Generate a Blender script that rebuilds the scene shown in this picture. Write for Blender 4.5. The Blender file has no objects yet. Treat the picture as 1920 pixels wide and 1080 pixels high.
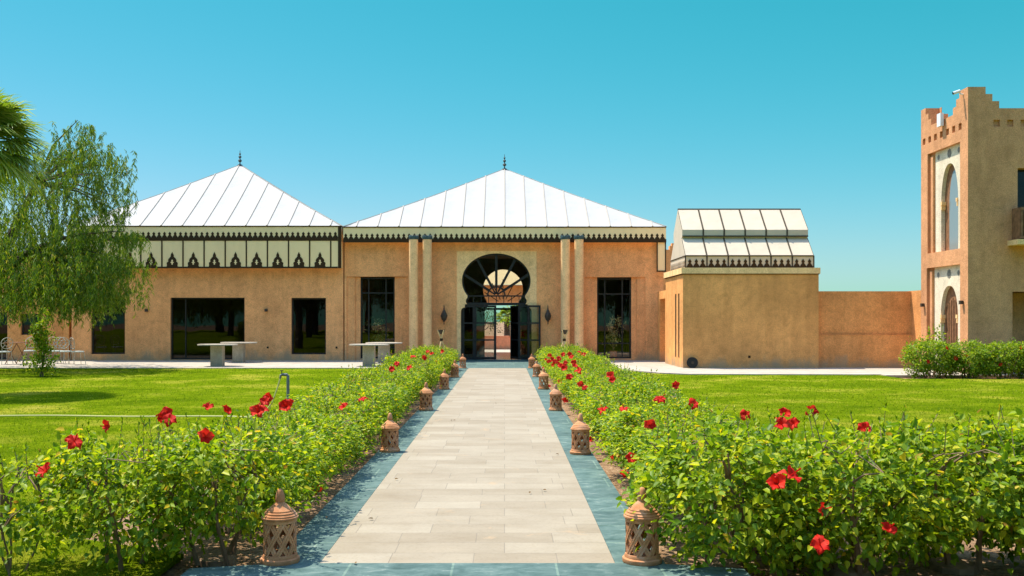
import bpy, bmesh, math, random
import numpy as np
from mathutils import Vector, Matrix

S = bpy.context.scene
COL = S.collection
rad = math.radians
PI = math.pi

# ------------------------------------------------------------------ camera
cam_d = bpy.data.cameras.new("camera")
cam = bpy.data.objects.new("camera", cam_d)
COL.objects.link(cam)
cam.location = (0, 0, 1.6)
cam.rotation_euler = (rad(90), 0, 0)
cam_d.sensor_width = 36
cam_d.lens = 36 * 1750 / 1920
cam_d.shift_x = 14 / 1920
cam_d.shift_y = 61 / 1920
cam_d.clip_start = 0.1
cam_d.clip_end = 3000
S.camera = cam

# ------------------------------------------------------------------ light
SUN_DIR = Vector((-0.37, 0.22, 1.0)).normalized()       # towards the sun: left, a little behind the pavilion
W = bpy.data.worlds.new("World")
S.world = W
W.use_nodes = True
wn = W.node_tree.nodes
wl = W.node_tree.links
bg = wn["Background"]
sky = wn.new("ShaderNodeTexSky")
sky.sky_type = 'NISHITA'
sky.sun_disc = False
sky.sun_elevation = math.asin(SUN_DIR.z)
sky.sun_rotation = math.atan2(SUN_DIR.x, SUN_DIR.y)
sky.air_density = 1.0
sky.dust_density = 0.4
sky.ozone_density = 1.0
sep = wn.new("ShaderNodeSeparateColor"); comb = wn.new("ShaderNodeCombineColor")
wl.new(sky.outputs[0], sep.inputs[0])
# deep cyan desert sky: red falls off faster with height than in the plain model
for ch, (p_, k_) in enumerate(((3.0, 0.00335), (0.62, 0.474), (1.0, 0.254))):
    pw = wn.new("ShaderNodeMath"); pw.operation = 'POWER'; pw.inputs[1].default_value = p_
    ml = wn.new("ShaderNodeMath"); ml.operation = 'MULTIPLY'; ml.inputs[1].default_value = k_
    wl.new(sep.outputs[max(ch, 1)], pw.inputs[0]); wl.new(pw.outputs[0], ml.inputs[0]); wl.new(ml.outputs[0], comb.inputs[ch])
# that cyan belt lies over the horizon; higher up the sky is the model's own
tcd = wn.new("ShaderNodeTexCoord"); sxyz = wn.new("ShaderNodeSeparateXYZ"); mr = wn.new("ShaderNodeMapRange")
mr.interpolation_type = 'SMOOTHSTEP'; mr.inputs[1].default_value = 0.36; mr.inputs[2].default_value = 0.62
wl.new(tcd.outputs["Generated"], sxyz.inputs[0]); wl.new(sxyz.outputs[2], mr.inputs[0])
skm = wn.new("ShaderNodeMix"); skm.data_type = 'RGBA'
wl.new(mr.outputs[0], skm.inputs[0]); wl.new(comb.outputs[0], skm.inputs[6]); wl.new(sky.outputs[0], skm.inputs[7])
wl.new(skm.outputs[2], bg.inputs[0])
bg.inputs[1].default_value = 0.15

sun_d = bpy.data.lights.new("sun", 'SUN')
sun_d.energy = 2.4
sun_d.angle = rad(0.5)
sun_d.color = (1.0, 0.93, 0.80)
sun = bpy.data.objects.new("sun", sun_d)
COL.objects.link(sun)
sun.rotation_euler = (-SUN_DIR).to_track_quat('-Z', 'Y').to_euler()

S.view_settings.view_transform = 'Standard'
S.view_settings.look = 'None'
S.view_settings.gamma = 1
S.view_settings.exposure = 1.74
S.cycles.max_bounces = 8
S.cycles.transparent_max_bounces = 12

# ------------------------------------------------------------------ helpers
def link(o):
    COL.objects.link(o)
    return o

def tag(o, label=None, cat=None, group=None, kind=None):
    if label: o["label"] = label
    if cat: o["category"] = cat
    if group: o["group"] = group
    if kind: o["kind"] = kind
    return o

ORI = {}
def thing(name, loc, label, cat, group=None, rz=0.0):
    o = bpy.data.objects.new(name, None)
    o.empty_display_size = 0.2
    o.location = loc
    o.rotation_euler = (0, 0, rz)
    link(o)
    tag(o, label, cat, group)
    return o

class MB:
    """collects geometry in world (or local) coordinates; build() links it as one mesh object"""
    def __init__(s):
        s.v = []; s.f = []; s.m = []
    def add(s, vs, fs, m=0):
        b = len(s.v)
        s.v.extend([tuple(p) for p in vs])
        for f in fs:
            s.f.append(tuple(i + b for i in f)); s.m.append(m)
        return s
    def box(s, x0, x1, y0, y1, z0, z1, m=0):
        vs = [(x, y, z) for z in (z0, z1) for y in (y0, y1) for x in (x0, x1)]
        return s.add(vs, [(0, 2, 3, 1), (4, 5, 7, 6), (0, 1, 5, 4), (2, 6, 7, 3), (0, 4, 6, 2), (1, 3, 7, 5)], m)
    def prism(s, poly, fn, w0, w1, m=0):
        """polygon (u,v) pushed from w0 to w1 through fn(u,v,w)"""
        n = len(poly)
        vs = [fn(u, v, w0) for u, v in poly] + [fn(u, v, w1) for u, v in poly]
        fs = [tuple(range(n)), tuple(range(2 * n - 1, n - 1, -1))]
        fs += [(i, i + n, (i + 1) % n + n, (i + 1) % n) for i in range(n)]
        return s.add(vs, fs, m)
    def tube(s, pts, r, n=6, m=0, cap=True):
        pts = [Vector(p) for p in pts]
        rs = r if isinstance(r, (list, tuple)) else [r] * len(pts)
        rings = []
        a = None
        for i, p in enumerate(pts):
            d = (pts[min(i + 1, len(pts) - 1)] - pts[max(i - 1, 0)])
            if d.length < 1e-9: d = Vector((0, 0, 1))
            d.normalize()
            if a is None:
                a = d.cross(Vector((0, 0, 1)) if abs(d.z) < 0.9 else Vector((1, 0, 0))).normalized()
            else:
                a = (a - d * a.dot(d))
                a = a.normalized() if a.length > 1e-6 else d.orthogonal().normalized()
            b = d.cross(a)
            rings.append([p + (a * math.cos(2 * PI * k / n) + b * math.sin(2 * PI * k / n)) * rs[i] for k in range(n)])
        vs = [q for ring in rings for q in ring]
        fs = []
        for i in range(len(pts) - 1):
            for k in range(n):
                k2 = (k + 1) % n
                fs.append((i * n + k, i * n + k2, (i + 1) * n + k2, (i + 1) * n + k))
        if cap:
            fs.append(tuple(range(n - 1, -1, -1)))
            fs.append(tuple((len(pts) - 1) * n + k for k in range(n)))
        return s.add(vs, fs, m)
    def lathe(s, prof, c=(0, 0, 0), n=24, m=0, a0=0):
        vs = []; fs = []
        for r, z in prof:
            for k in range(n):
                t = a0 + 2 * PI * k / n
                vs.append((c[0] + r * math.cos(t), c[1] + r * math.sin(t), c[2] + z))
        for i in range(len(prof) - 1):
            for k in range(n):
                k2 = (k + 1) % n
                fs.append((i * n + k, i * n + k2, (i + 1) * n + k2, (i + 1) * n + k))
        return s.add(vs, fs, m)
    def build(s, name, mats, parent=None, origin=None, smooth=False, label=None):
        me = bpy.data.meshes.new(name)
        if origin is None: origin = (0, 0, 0)
        ox, oy, oz = origin
        me.from_pydata([(x - ox, y - oy, z - oz) for x, y, z in s.v], [], s.f)
        if not isinstance(mats, (list, tuple)): mats = [mats]
        for m in mats: me.materials.append(m)
        if len(mats) > 1: me.polygons.foreach_set("material_index", s.m)
        bm = bmesh.new(); bm.from_mesh(me)
        bmesh.ops.recalc_face_normals(bm, faces=bm.faces)
        bm.to_mesh(me); bm.free()
        if smooth:
            me.polygons.foreach_set("use_smooth", [True] * len(me.polygons))
            try: me.set_sharp_from_angle(angle=rad(40))
            except Exception: pass
        me.update()
        o = bpy.data.objects.new(name, me)
        link(o)
        if parent is not None:
            o.parent = parent
        else:
            o.location = origin
        if label: o["label"] = label
        return o

def copy_thing(src, loc, rz=None, label=None, scale=None):
    r = src.copy(); link(r)
    r.location = loc
    if rz is not None: r.rotation_euler = (0, 0, rz)
    if scale is not None: r.scale = scale
    if label: r["label"] = label
    for ch in [o for o in S.objects if o.parent == src]:
        c = ch.copy(); link(c); c.parent = r
        for g in [o for o in S.objects if o.parent == ch]:
            d = g.copy(); link(d); d.parent = c
    return r

def np_mesh(name, verts, faces, mat, parent=None, loc=None):
    """verts (N,3), faces (M,k) all of one size"""
    me = bpy.data.meshes.new(name)
    nv, nf, k = len(verts), len(faces), faces.shape[1]
    me.vertices.add(nv)
    me.vertices.foreach_set("co", np.ascontiguousarray(verts, dtype=np.float32).ravel())
    me.loops.add(nf * k)
    me.loops.foreach_set("vertex_index", np.ascontiguousarray(faces, dtype=np.int32).ravel())
    me.polygons.add(nf)
    me.polygons.foreach_set("loop_start", np.arange(0, nf * k, k, dtype=np.int32))
    me.materials.append(mat)
    me.update(calc_edges=True)
    o = bpy.data.objects.new(name, me)
    link(o)
    if parent is not None: o.parent = parent
    if loc is not None: o.location = loc
    return o

def P(px, py, Y):
    """place of photo pixel (px, py) at distance Y"""
    return ((px - 946) * Y / 1750, Y, 1.6 - (py - 601) * Y / 1750)

# ------------------------------------------------------------------ materials
def mat(name, rough=0.8, spec=0.3, color=None, metal=0.0):
    m = bpy.data.materials.new(name)
    m.use_nodes = True
    b = m.node_tree.nodes["Principled BSDF"]
    b.inputs["Roughness"].default_value = rough
    b.inputs["Specular IOR Level"].default_value = spec
    b.inputs["Metallic"].default_value = metal
    if color: b.inputs["Base Color"].default_value = (*color, 1)
    return m, m.node_tree.nodes, m.node_tree.links, b

def N(nodes, t, **kw):
    n = nodes.new(t)
    for k, v in kw.items():
        if k in n.inputs: n.inputs[k].default_value = v
        else: setattr(n, k, v)
    return n

def ramp(nodes, stops):
    r = nodes.new("ShaderNodeValToRGB")
    cr = r.color_ramp
    while len(cr.elements) < len(stops): cr.elements.new(0.5)
    for e, (p, c) in zip(cr.elements, stops):
        e.position = p; e.color = (*c, 1)
    return r

def coords(nodes, links, scale=(1, 1, 1), world=True):
    g = nodes.new("ShaderNodeNewGeometry") if world else nodes.new("ShaderNodeTexCoord")
    mp = nodes.new("ShaderNodeMapping")
    mp.inputs["Scale"].default_value = scale
    links.new(g.outputs["Position" if world else "Object"], mp.inputs[0])
    return mp.outputs[0]

def mixc(nodes, links, a, b, fac, mode='MIX'):
    m = nodes.new("ShaderNodeMix"); m.data_type = 'RGBA'; m.blend_type = mode
    for sock, v in ((m.inputs[0], fac), (m.inputs[6], a), (m.inputs[7], b)):
        if isinstance(v, (int, float)): sock.default_value = v
        elif isinstance(v, tuple): sock.default_value = (*v, 1)
        else: links.new(v, sock)
    return m.outputs[2]

def stucco(name, c, var=0.30, bump=0.5, stain=True):
    m, n, l, b = mat(name, 0.92, 0.12)
    co = coords(n, l)
    big = N(n, "ShaderNodeTexNoise", Scale=0.55, Detail=5.0, Roughness=0.6); l.new(co, big.inputs[0])
    med = N(n, "ShaderNodeTexNoise", Scale=4.0, Detail=6.0, Roughness=0.7, Distortion=0.6); l.new(co, med.inputs[0])
    fine = N(n, "ShaderNodeTexNoise", Scale=38.0, Detail=4.0, Roughness=0.75); l.new(co, fine.inputs[0])
    st = coords(n, l, (1.6, 1.6, 0.12))
    streak = N(n, "ShaderNodeTexNoise", Scale=1.6, Detail=4.0, Roughness=0.6); l.new(st, streak.inputs[0])
    d = tuple(x * (1 - var) for x in c); e = tuple(min(1, x * (1 + var * 0.9)) for x in c)
    r1 = ramp(n, [(0.3, d), (0.5, c), (0.72, e)]); l.new(big.outputs[0], r1.inputs[0])
    r2 = ramp(n, [(0.30, (0.80, 0.78, 0.76)), (0.5, (1.06, 1.04, 1.04)), (0.75, (1.22, 1.24, 1.24))]); l.new(med.outputs[0], r2.inputs[0])
    r3 = ramp(n, [(0.36, (0.70, 0.68, 0.66)), (0.5, (1, 1, 1)), (0.66, (1.3, 1.32, 1.34))]); l.new(fine.outputs[0], r3.inputs[0])
    r4 = ramp(n, [(0.36, (0.86, 0.84, 0.82)), (0.52, (1, 1, 1)), (0.7, (1.1, 1.09, 1.08))]); l.new(streak.outputs[0], r4.inputs[0])
    c1 = mixc(n, l, r1.outputs[0], r2.outputs[0], 0.75, 'MULTIPLY')
    c2 = mixc(n, l, c1, r3.outputs[0], 0.8, 'MULTIPLY')
    c3 = mixc(n, l, c2, r4.outputs[0], 0.7, 'MULTIPLY')
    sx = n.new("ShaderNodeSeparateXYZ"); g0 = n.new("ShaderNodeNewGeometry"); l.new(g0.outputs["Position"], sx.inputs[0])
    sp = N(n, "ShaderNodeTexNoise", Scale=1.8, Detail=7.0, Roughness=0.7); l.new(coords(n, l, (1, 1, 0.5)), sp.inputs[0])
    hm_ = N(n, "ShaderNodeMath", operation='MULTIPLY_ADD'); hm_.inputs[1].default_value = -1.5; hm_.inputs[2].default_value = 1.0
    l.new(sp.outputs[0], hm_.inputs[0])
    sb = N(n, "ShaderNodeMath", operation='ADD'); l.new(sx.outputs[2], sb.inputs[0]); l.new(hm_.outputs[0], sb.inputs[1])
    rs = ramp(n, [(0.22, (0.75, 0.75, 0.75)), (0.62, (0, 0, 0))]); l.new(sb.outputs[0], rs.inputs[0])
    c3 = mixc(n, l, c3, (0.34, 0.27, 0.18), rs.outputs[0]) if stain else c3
    l.new(c3, b.inputs["Base Color"])
    bp = N(n, "ShaderNodeBump", Strength=bump, Distance=0.02)
    add = N(n, "ShaderNodeMath", operation='ADD')
    mul = N(n, "ShaderNodeMath", operation='MULTIPLY'); mul.inputs[1].default_value = 1.6
    l.new(med.outputs[0], mul.inputs[0]); l.new(mul.outputs[0], add.inputs[0]); l.new(fine.outputs[0], add.inputs[1])
    l.new(add.outputs[0], bp.inputs["Height"]); l.new(bp.outputs[0], b.inputs["Normal"])
    return m

M = {}
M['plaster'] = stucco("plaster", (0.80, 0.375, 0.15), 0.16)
M['plaster_ochre'] = stucco("plaster_ochre", (0.74, 0.345, 0.115), 0.2)
M['plaster_orange'] = stucco("plaster_orange", (0.72, 0.32, 0.11), 0.16)
M['plaster_tower'] = stucco("plaster_tower", (0.62, 0.302, 0.142), 0.14)
M['plaster_pink'] = stucco("plaster_pink", (0.66, 0.28, 0.16), 0.25)
M['cream_stucco'] = stucco("cream_stucco", (0.90, 0.58, 0.27), 0.10, 0.15)
M['column_stucco'] = stucco("column_stucco", (0.88, 0.53, 0.25), 0.12, 0.15)
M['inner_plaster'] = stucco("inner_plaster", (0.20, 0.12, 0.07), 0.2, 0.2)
M['tower_cream'] = stucco("tower_cream", (0.70, 0.60, 0.44), 0.08, 0.1)

def fabric(name, c, streak=0.12, trans=0.0):
    m, n, l, b = mat(name, 0.75, 0.2)
    co = coords(n, l, (1.5, 1.5, 0.5))
    a = N(n, "ShaderNodeTexNoise", Scale=1.3, Detail=5.0, Roughness=0.6); l.new(co, a.inputs[0])
    r = ramp(n, [(0.25, tuple(x * (1 - streak) for x in c)), (0.6, c)]); l.new(a.outputs[0], r.inputs[0])
    l.new(r.outputs[0], b.inputs["Base Color"])
    w = N(n, "ShaderNodeTexNoise", Scale=2.2, Detail=3.0); l.new(coords(n, l), w.inputs[0])
    bp = N(n, "ShaderNodeBump", Strength=0.35, Distance=0.06); l.new(w.outputs[0], bp.inputs["Height"]); l.new(bp.outputs[0], b.inputs["Normal"])
    return m
M['canvas'] = fabric("white_canvas", (0.41, 0.398, 0.375), 0.08)
M['canvas_cream'] = fabric("cream_canvas", (0.96, 0.71, 0.37), 0.10)
M['canvas_ivory'] = fabric("ivory_canvas", (0.60, 0.50, 0.37), 0.08)
M['seam'] = mat("canvas_seam", 0.8, 0.2, (0.42, 0.37, 0.31))[0]
M['strap'] = mat("dark_strap", 0.85, 0.08, (0.075, 0.06, 0.042))[0]
M['trim'] = mat("dark_brown_trim", 0.85, 0.05, (0.050, 0.031, 0.016))[0]

def metal_dark(name, c, rough=0.45):
    m, n, l, b = mat(name, rough, 0.22)
    a = N(n, "ShaderNodeTexNoise", Scale=9.0, Detail=4.0); l.new(coords(n, l), a.inputs[0])
    r = ramp(n, [(0.3, tuple(x * 0.7 for x in c)), (0.7, tuple(x * 1.35 for x in c))]); l.new(a.outputs[0], r.inputs[0])
    l.new(r.outputs[0], b.inputs["Base Color"])
    return m
M['frame'] = metal_dark("black_frame", (0.022, 0.021, 0.02))
M['iron'] = metal_dark("wrought_iron", (0.06, 0.045, 0.032), 0.55)
M['pale_iron'] = metal_dark("painted_iron", (0.42, 0.40, 0.33), 0.6)
M['finial'] = metal_dark("oxidised_copper", (0.04, 0.055, 0.05), 0.5)
M['tile'] = metal_dark("green_tile", (0.05, 0.085, 0.085), 0.35)
M['galv'] = metal_dark("galvanised_pipe", (0.16, 0.17, 0.16), 0.5)
M['wood'] = metal_dark("dark_wood", (0.24, 0.115, 0.055), 0.6)
M['bamboo'] = metal_dark("bamboo", (0.66, 0.46, 0.22), 0.6)
M['black'] = mat("black_rubber", 0.7, 0.3, (0.018, 0.018, 0.017))[0]
M['white_plastic'] = mat("white_plastic", 0.5, 0.4, (0.7, 0.72, 0.72))[0]
M['cushion'] = mat("grey_cushion", 0.9, 0.1, (0.40, 0.44, 0.40))[0]
M['hose'] = mat("yellow_hose", 0.5, 0.4, (0.62, 0.56, 0.20))[0]
M['curtain'] = mat("curtained_pane", 0.08, 0.8, (0.20, 0.25, 0.25))[0]
M['motif'] = mat("carved_motif", 0.9, 0.1, (0.26, 0.24, 0.20))[0]

def glass(name, tint_c, refl=1.0):
    m = bpy.data.materials.new(name); m.use_nodes = True
    n = m.node_tree.nodes; l = m.node_tree.links
    n.remove(n["Principled BSDF"])
    t = N(n, "ShaderNodeBsdfTransparent"); t.inputs[0].default_value = (*tint_c, 1)
    g = N(n, "ShaderNodeBsdfGlossy", Roughness=0.01); g.inputs[0].default_value = (refl, refl, refl, 1)
    f = N(n, "ShaderNodeFresnel", IOR=1.5)
    # gentle waviness of old panes
    no = N(n, "ShaderNodeTexNoise", Scale=1.1, Detail=1.0); l.new(coords(n, l), no.inputs[0])
    bp = N(n, "ShaderNodeBump", Strength=0.08, Distance=0.02); l.new(no.outputs[0], bp.inputs["Height"]); l.new(bp.outputs[0], g.inputs["Normal"])
    mx = N(n, "ShaderNodeMixShader"); l.new(f.outputs[0], mx.inputs[0]); l.new(t.outputs[0], mx.inputs[1]); l.new(g.outputs[0], mx.inputs[2])
    l.new(mx.outputs[0], n["Material Output"].inputs[0])
    return m
M['glass'] = glass("clear_glass", (0.82, 0.82, 0.78))
M['glass_mid'] = glass("lightly_tinted_glass", (0.88, 0.86, 0.80))
M['glass_dark'] = glass("tinted_glass", (0.26, 0.24, 0.20), 0.7)

def leafy(name, stops, trans=0.35, rough=0.45, spec=0.18, tmul=(1.5, 1.5, 0.6)):
    m = bpy.data.materials.new(name); m.use_nodes = True
    n = m.node_tree.nodes; l = m.node_tree.links
    b = n["Principled BSDF"]
    b.inputs["Roughness"].default_value = rough; b.inputs["Specular IOR Level"].default_value = spec
    g = n.new("ShaderNodeNewGeometry")
    r = ramp(n, stops); l.new(g.outputs["Random Per Island"], r.inputs[0])
    l.new(r.outputs[0], b.inputs["Base Color"])
    t = n.new("ShaderNodeBsdfTranslucent")
    c = mixc(n, l, r.outputs[0], tmul, 1.0, 'MULTIPLY'); l.new(c, t.inputs[0])
    mx = n.new("ShaderNodeMixShader"); mx.inputs[0].default_value = trans
    l.new(b.outputs[0], mx.inputs[1]); l.new(t.outputs[0], mx.inputs[2]); l.new(mx.outputs[0], n["Material Output"].inputs[0])
    return m
M['hib_leaf'] = leafy("hibiscus_leaf", [(0.0, (0.07, 0.15, 0.008)), (0.35, (0.15, 0.245, 0.010)), (0.75, (0.29, 0.36, 0.012)), (0.955, (0.46, 0.47, 0.02)), (0.985, (0.60, 0.42, 0.02)), (1.0, (0.22, 0.12, 0.03))], 0.42)
M['hedge_leaf'] = leafy("hedge_leaf", [(0.0, (0.07, 0.15, 0.008)), (0.5, (0.17, 0.265, 0.010)), (1.0, (0.36, 0.42, 0.015))], 0.38)
M['pepper_leaf'] = leafy("pepper_leaf", [(0.0, (0.05, 0.11, 0.010)), (0.5, (0.125, 0.20, 0.012)), (0.93, (0.22, 0.28, 0.02)), (1.0, (0.40, 0.31, 0.07))], 0.38, 0.5, 0.3)
M['palm_leaf'] = leafy("palm_leaf", [(0.0, (0.10, 0.16, 0.015)), (0.6, (0.20, 0.28, 0.03)), (1.0, (0.40, 0.42, 0.14))], 0.38, 0.4, 0.5)
M['tree_leaf'] = leafy("tree_leaf", [(0.0, (0.018, 0.04, 0.010)), (0.6, (0.04, 0.075, 0.015)), (1.0, (0.07, 0.11, 0.02))], 0.25, 0.5, 0.3)
M['grass'] = leafy("grass_blade", [(0.0, (0.07, 0.135, 0.003)), (0.5, (0.145, 0.22, 0.005)), (0.85, (0.24, 0.29, 0.010)), (1.0, (0.44, 0.37, 0.07))], 0.35, 0.7, 0.05)
M['petal'] = leafy("red_petal", [(0.0, (0.46, 0.008, 0.004)), (0.6, (0.60, 0.018, 0.008)), (1.0, (0.72, 0.05, 0.025))], 0.3, 0.6, 0.12, (1.1, 0.8, 0.8))
M['bark'] = metal_dark("shrub_bark", (0.20, 0.13, 0.08), 0.9)
M['tree_bark'] = metal_dark("tree_bark", (0.10, 0.07, 0.05), 0.9)
M['dry_leaf'] = mat("dry_leaf", 0.8, 0.2, (0.16, 0.09, 0.03))[0]

def terracotta():
    m, n, l, b = mat("terracotta", 0.85, 0.15)
    a = N(n, "ShaderNodeTexNoise", Scale=14.0, Detail=6.0, Roughness=0.65); l.new(coords(n, l), a.inputs[0])
    r = ramp(n, [(0.3, (0.38, 0.165, 0.07)), (0.55, (0.55, 0.25, 0.11)), (0.8, (0.66, 0.35, 0.19))]); l.new(a.outputs[0], r.inputs[0])
    oi = n.new("ShaderNodeObjectInfo"); ro_ = ramp(n, [(0.0, (0.80, 0.76, 0.74)), (1.0, (1.12, 1.14, 1.16))]); l.new(oi.outputs["Random"], ro_.inputs[0])
    so = N(n, "ShaderNodeTexNoise", Scale=5.0, Detail=5.0, Roughness=0.7); l.new(coords(n, l), so.inputs[0])
    rr = ramp(n, [(0.55, (0, 0, 0)), (0.75, (0.55, 0.55, 0.55))]); l.new(so.outputs[0], rr.inputs[0])
    l.new(mixc(n, l, mixc(n, l, r.outputs[0], ro_.outputs[0], 0.8, 'MULTIPLY'), (0.50, 0.42, 0.34), rr.outputs[0]), b.inputs["Base Color"])
    bp = N(n, "ShaderNodeBump", Strength=0.25, Distance=0.004); l.new(a.outputs[0], bp.inputs["Height"]); l.new(bp.outputs[0], b.inputs["Normal"])
    return m
M['terracotta'] = terracotta()

def travertine():
    m, n, l, b = mat("cream_travertine", 0.7, 0.25)
    co = coords(n, l)
    br = N(n, "ShaderNodeTexBrick", Scale=1.0)
    br.offset = 0.37; br.offset_frequency = 2; br.squash = 1.35; br.squash_frequency = 3
    br.inputs["Color1"].default_value = (0.246, 0.198, 0.130, 1); br.inputs["Color2"].default_value = (0.302, 0.254, 0.178, 1)
    br.inputs["Mortar"].default_value = (0.20, 0.165, 0.115, 1)
    br.inputs["Mortar Size"].default_value = 0.004; br.inputs["Mortar Smooth"].default_value = 0.4
    br.inputs["Brick Width"].default_value = 0.55; br.inputs["Row Height"].default_value = 0.30
    l.new(co, br.inputs[0])
    a = N(n, "ShaderNodeTexNoise", Scale=2.2, Detail=7.0, Roughness=0.65); l.new(coords(n, l, (0.8, 1.6, 1)), a.inputs[0])
    r = ramp(n, [(0.3, (0.88, 0.85, 0.80)), (0.5, (1, 1, 1)), (0.68, (1.1, 1.1, 1.1))]); l.new(a.outputs[0], r.inputs[0])
    c1 = mixc(n, l, br.outputs[0], r.outputs[0], 0.9, 'MULTIPLY')
    f = N(n, "ShaderNodeTexNoise", Scale=45.0, Detail=4.0); l.new(co, f.inputs[0])
    r2 = ramp(n, [(0.34, (0.90, 0.88, 0.85)), (0.5, (1, 1, 1))]); l.new(f.outputs[0], r2.inputs[0])
    c2 = mixc(n, l, c1, r2.outputs[0], 0.8, 'MULTIPLY')
    # pale salt bloom and rusty spots
    s = N(n, "ShaderNodeTexNoise", Scale=1.7, Detail=5.0, Roughness=0.7, Distortion=1.2); l.new(co, s.inputs[0])
    r3 = ramp(n, [(0.62, (0, 0, 0)), (0.70, (1, 1, 1))]); l.new(s.outputs[0], r3.inputs[0])
    c3 = mixc(n, l, c2, (0.36, 0.25, 0.14), r3.outputs[0])
    c4 = mixc(n, l, c2, c3, 0.6)
    l.new(c4, b.inputs["Base Color"])
    bp = N(n, "ShaderNodeBump", Strength=0.3, Distance=0.004); l.new(br.outputs[1], bp.inputs["Height"]); bp.invert = True
    l.new(bp.outputs[0], b.inputs["Normal"])
    return m
M['travertine'] = travertine()

def slate():
    m, n, l, b = mat("blue_slate", 0.75, 0.12)
    co = coords(n, l)
    a = N(n, "ShaderNodeTexNoise", Scale=5.5, Detail=10.0, Roughness=0.72, Distortion=0.5); l.new(coords(n, l, (1.0, 1.7, 1)), a.inputs[0])
    r = ramp(n, [(0.28, (0.030, 0.062, 0.054)), (0.46, (0.068, 0.114, 0.102)), (0.58, (0.10, 0.152, 0.134)), (0.67, (0.19, 0.225, 0.195)), (0.8, (0.32, 0.32, 0.28))]); l.new(a.outputs[0], r.inputs[0])
    br = N(n, "ShaderNodeTexBrick", Scale=1.0)
    br.inputs["Brick Width"].default_value = 0.66; br.inputs["Row Height"].default_value = 0.55
    br.inputs["Mortar Size"].default_value = 0.008
    br.inputs["Color1"].default_value = (0.78, 0.80, 0.80, 1); br.inputs["Color2"].default_value = (1.22, 1.2, 1.18, 1); br.inputs["Mortar"].default_value = (1.7, 1.55, 1.35, 1)
    l.new(co, br.inputs[0])
    l.new(mixc(n, l, r.outputs[0], br.outputs[0], 0.8, 'MULTIPLY'), b.inputs["Base Color"])
    return m
M['slate'] = slate()

def paving(name, c):
    m, n, l, b = mat(name, 0.8, 0.2)
    co = coords(n, l)
    br = N(n, "ShaderNodeTexBrick", Scale=1.0)
    br.inputs["Brick Width"].default_value = 0.9; br.inputs["Row Height"].default_value = 0.6
    br.inputs["Mortar Size"].default_value = 0.008
    br.inputs["Color1"].default_value = (*c, 1); br.inputs["Color2"].default_value = (*[x * 1.1 for x in c], 1); br.inputs["Mortar"].default_value = (*[x * 0.7 for x in c], 1)
    l.new(co, br.inputs[0])
    a = N(n, "ShaderNodeTexNoise", Scale=1.5, Detail=6.0, Roughness=0.65); l.new(co, a.inputs[0])
    r = ramp(n, [(0.3, (0.78, 0.76, 0.73)), (0.6, (1.05, 1.05, 1.05))]); l.new(a.outputs[0], r.inputs[0])
    l.new(mixc(n, l, br.outputs[0], r.outputs[0], 0.9, 'MULTIPLY'), b.inputs["Base Color"])
    return m
M['paving'] = paving("pale_paving", (0.37, 0.325, 0.26))
M['inner_floor'] = mat("polished_floor", 0.12, 0.6, (0.10, 0.12, 0.12))[0]

def soil():
    m, n, l, b = mat("soil", 0.95, 0.1)
    co = coords(n, l)
    a = N(n, "ShaderNodeTexNoise", Scale=9.0, Detail=8.0, Roughness=0.75); l.new(co, a.inputs[0])
    r = ramp(n, [(0.3, (0.13, 0.075, 0.04)), (0.5, (0.27, 0.165, 0.09)), (0.72, (0.44, 0.31, 0.19))]); l.new(a.outputs[0], r.inputs[0])
    v = N(n, "ShaderNodeTexVoronoi", Scale=38.0); l.new(co, v.inputs[0])
    r2 = ramp(n, [(0.0, (1.35, 1.3, 1.2)), (0.35, (1, 1, 1)), (0.7, (0.6, 0.57, 0.54))]); l.new(v.outputs[0], r2.inputs[0])
    l.new(mixc(n, l, r.outputs[0], r2.outputs[0], 0.8, 'MULTIPLY'), b.inputs["Base Color"])
    bp = N(n, "ShaderNodeBump", Strength=0.9, Distance=0.03); l.new(a.outputs[0], bp.inputs["Height"]); l.new(bp.outputs[0], b.inputs["Normal"])
    return m
M['soil'] = soil()

def lawn_mat():
    m, n, l, b = mat("lawn", 1.0, 0.0)
    co = coords(n, l)
    a = N(n, "ShaderNodeTexNoise", Scale=0.5, Detail=4.0, Roughness=0.6); l.new(co, a.inputs[0])
    r = ramp(n, [(0.3, (0.075, 0.13, 0.003)), (0.52, (0.14, 0.20, 0.005)), (0.68, (0.30, 0.29, 0.03)), (0.8, (0.38, 0.33, 0.07))]); l.new(a.outputs[0], r.inputs[0])
    f = N(n, "ShaderNodeTexNoise", Scale=26.0, Detail=6.0, Roughness=0.8); l.new(co, f.inputs[0])
    r2 = ramp(n, [(0.3, (0.45, 0.5, 0.4)), (0.5, (1, 1, 1)), (0.7, (1.5, 1.35, 1.3))]); l.new(f.outputs[0], r2.inputs[0])
    md = N(n, "ShaderNodeTexNoise", Scale=3.2, Detail=5.0, Roughness=0.7); l.new(co, md.inputs[0])
    r4 = ramp(n, [(0.32, (0.62, 0.72, 0.6)), (0.5, (1, 1, 1)), (0.68, (1.35, 1.2, 1.3))]); l.new(md.outputs[0], r4.inputs[0])
    l.new(mixc(n, l, mixc(n, l, r.outputs[0], r4.outputs[0], 0.9, 'MULTIPLY'), r2.outputs[0], 0.9, 'MULTIPLY'), b.inputs["Base Color"])
    bp = N(n, "ShaderNodeBump", Strength=1.0, Distance=0.05); l.new(f.outputs[0], bp.inputs["Height"]); l.new(bp.outputs[0], b.inputs["Normal"])
    return m
M['lawn'] = lawn_mat()
M['marble'] = stucco("table_stone", (0.44, 0.38, 0.30), 0.15, 0.1)

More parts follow.
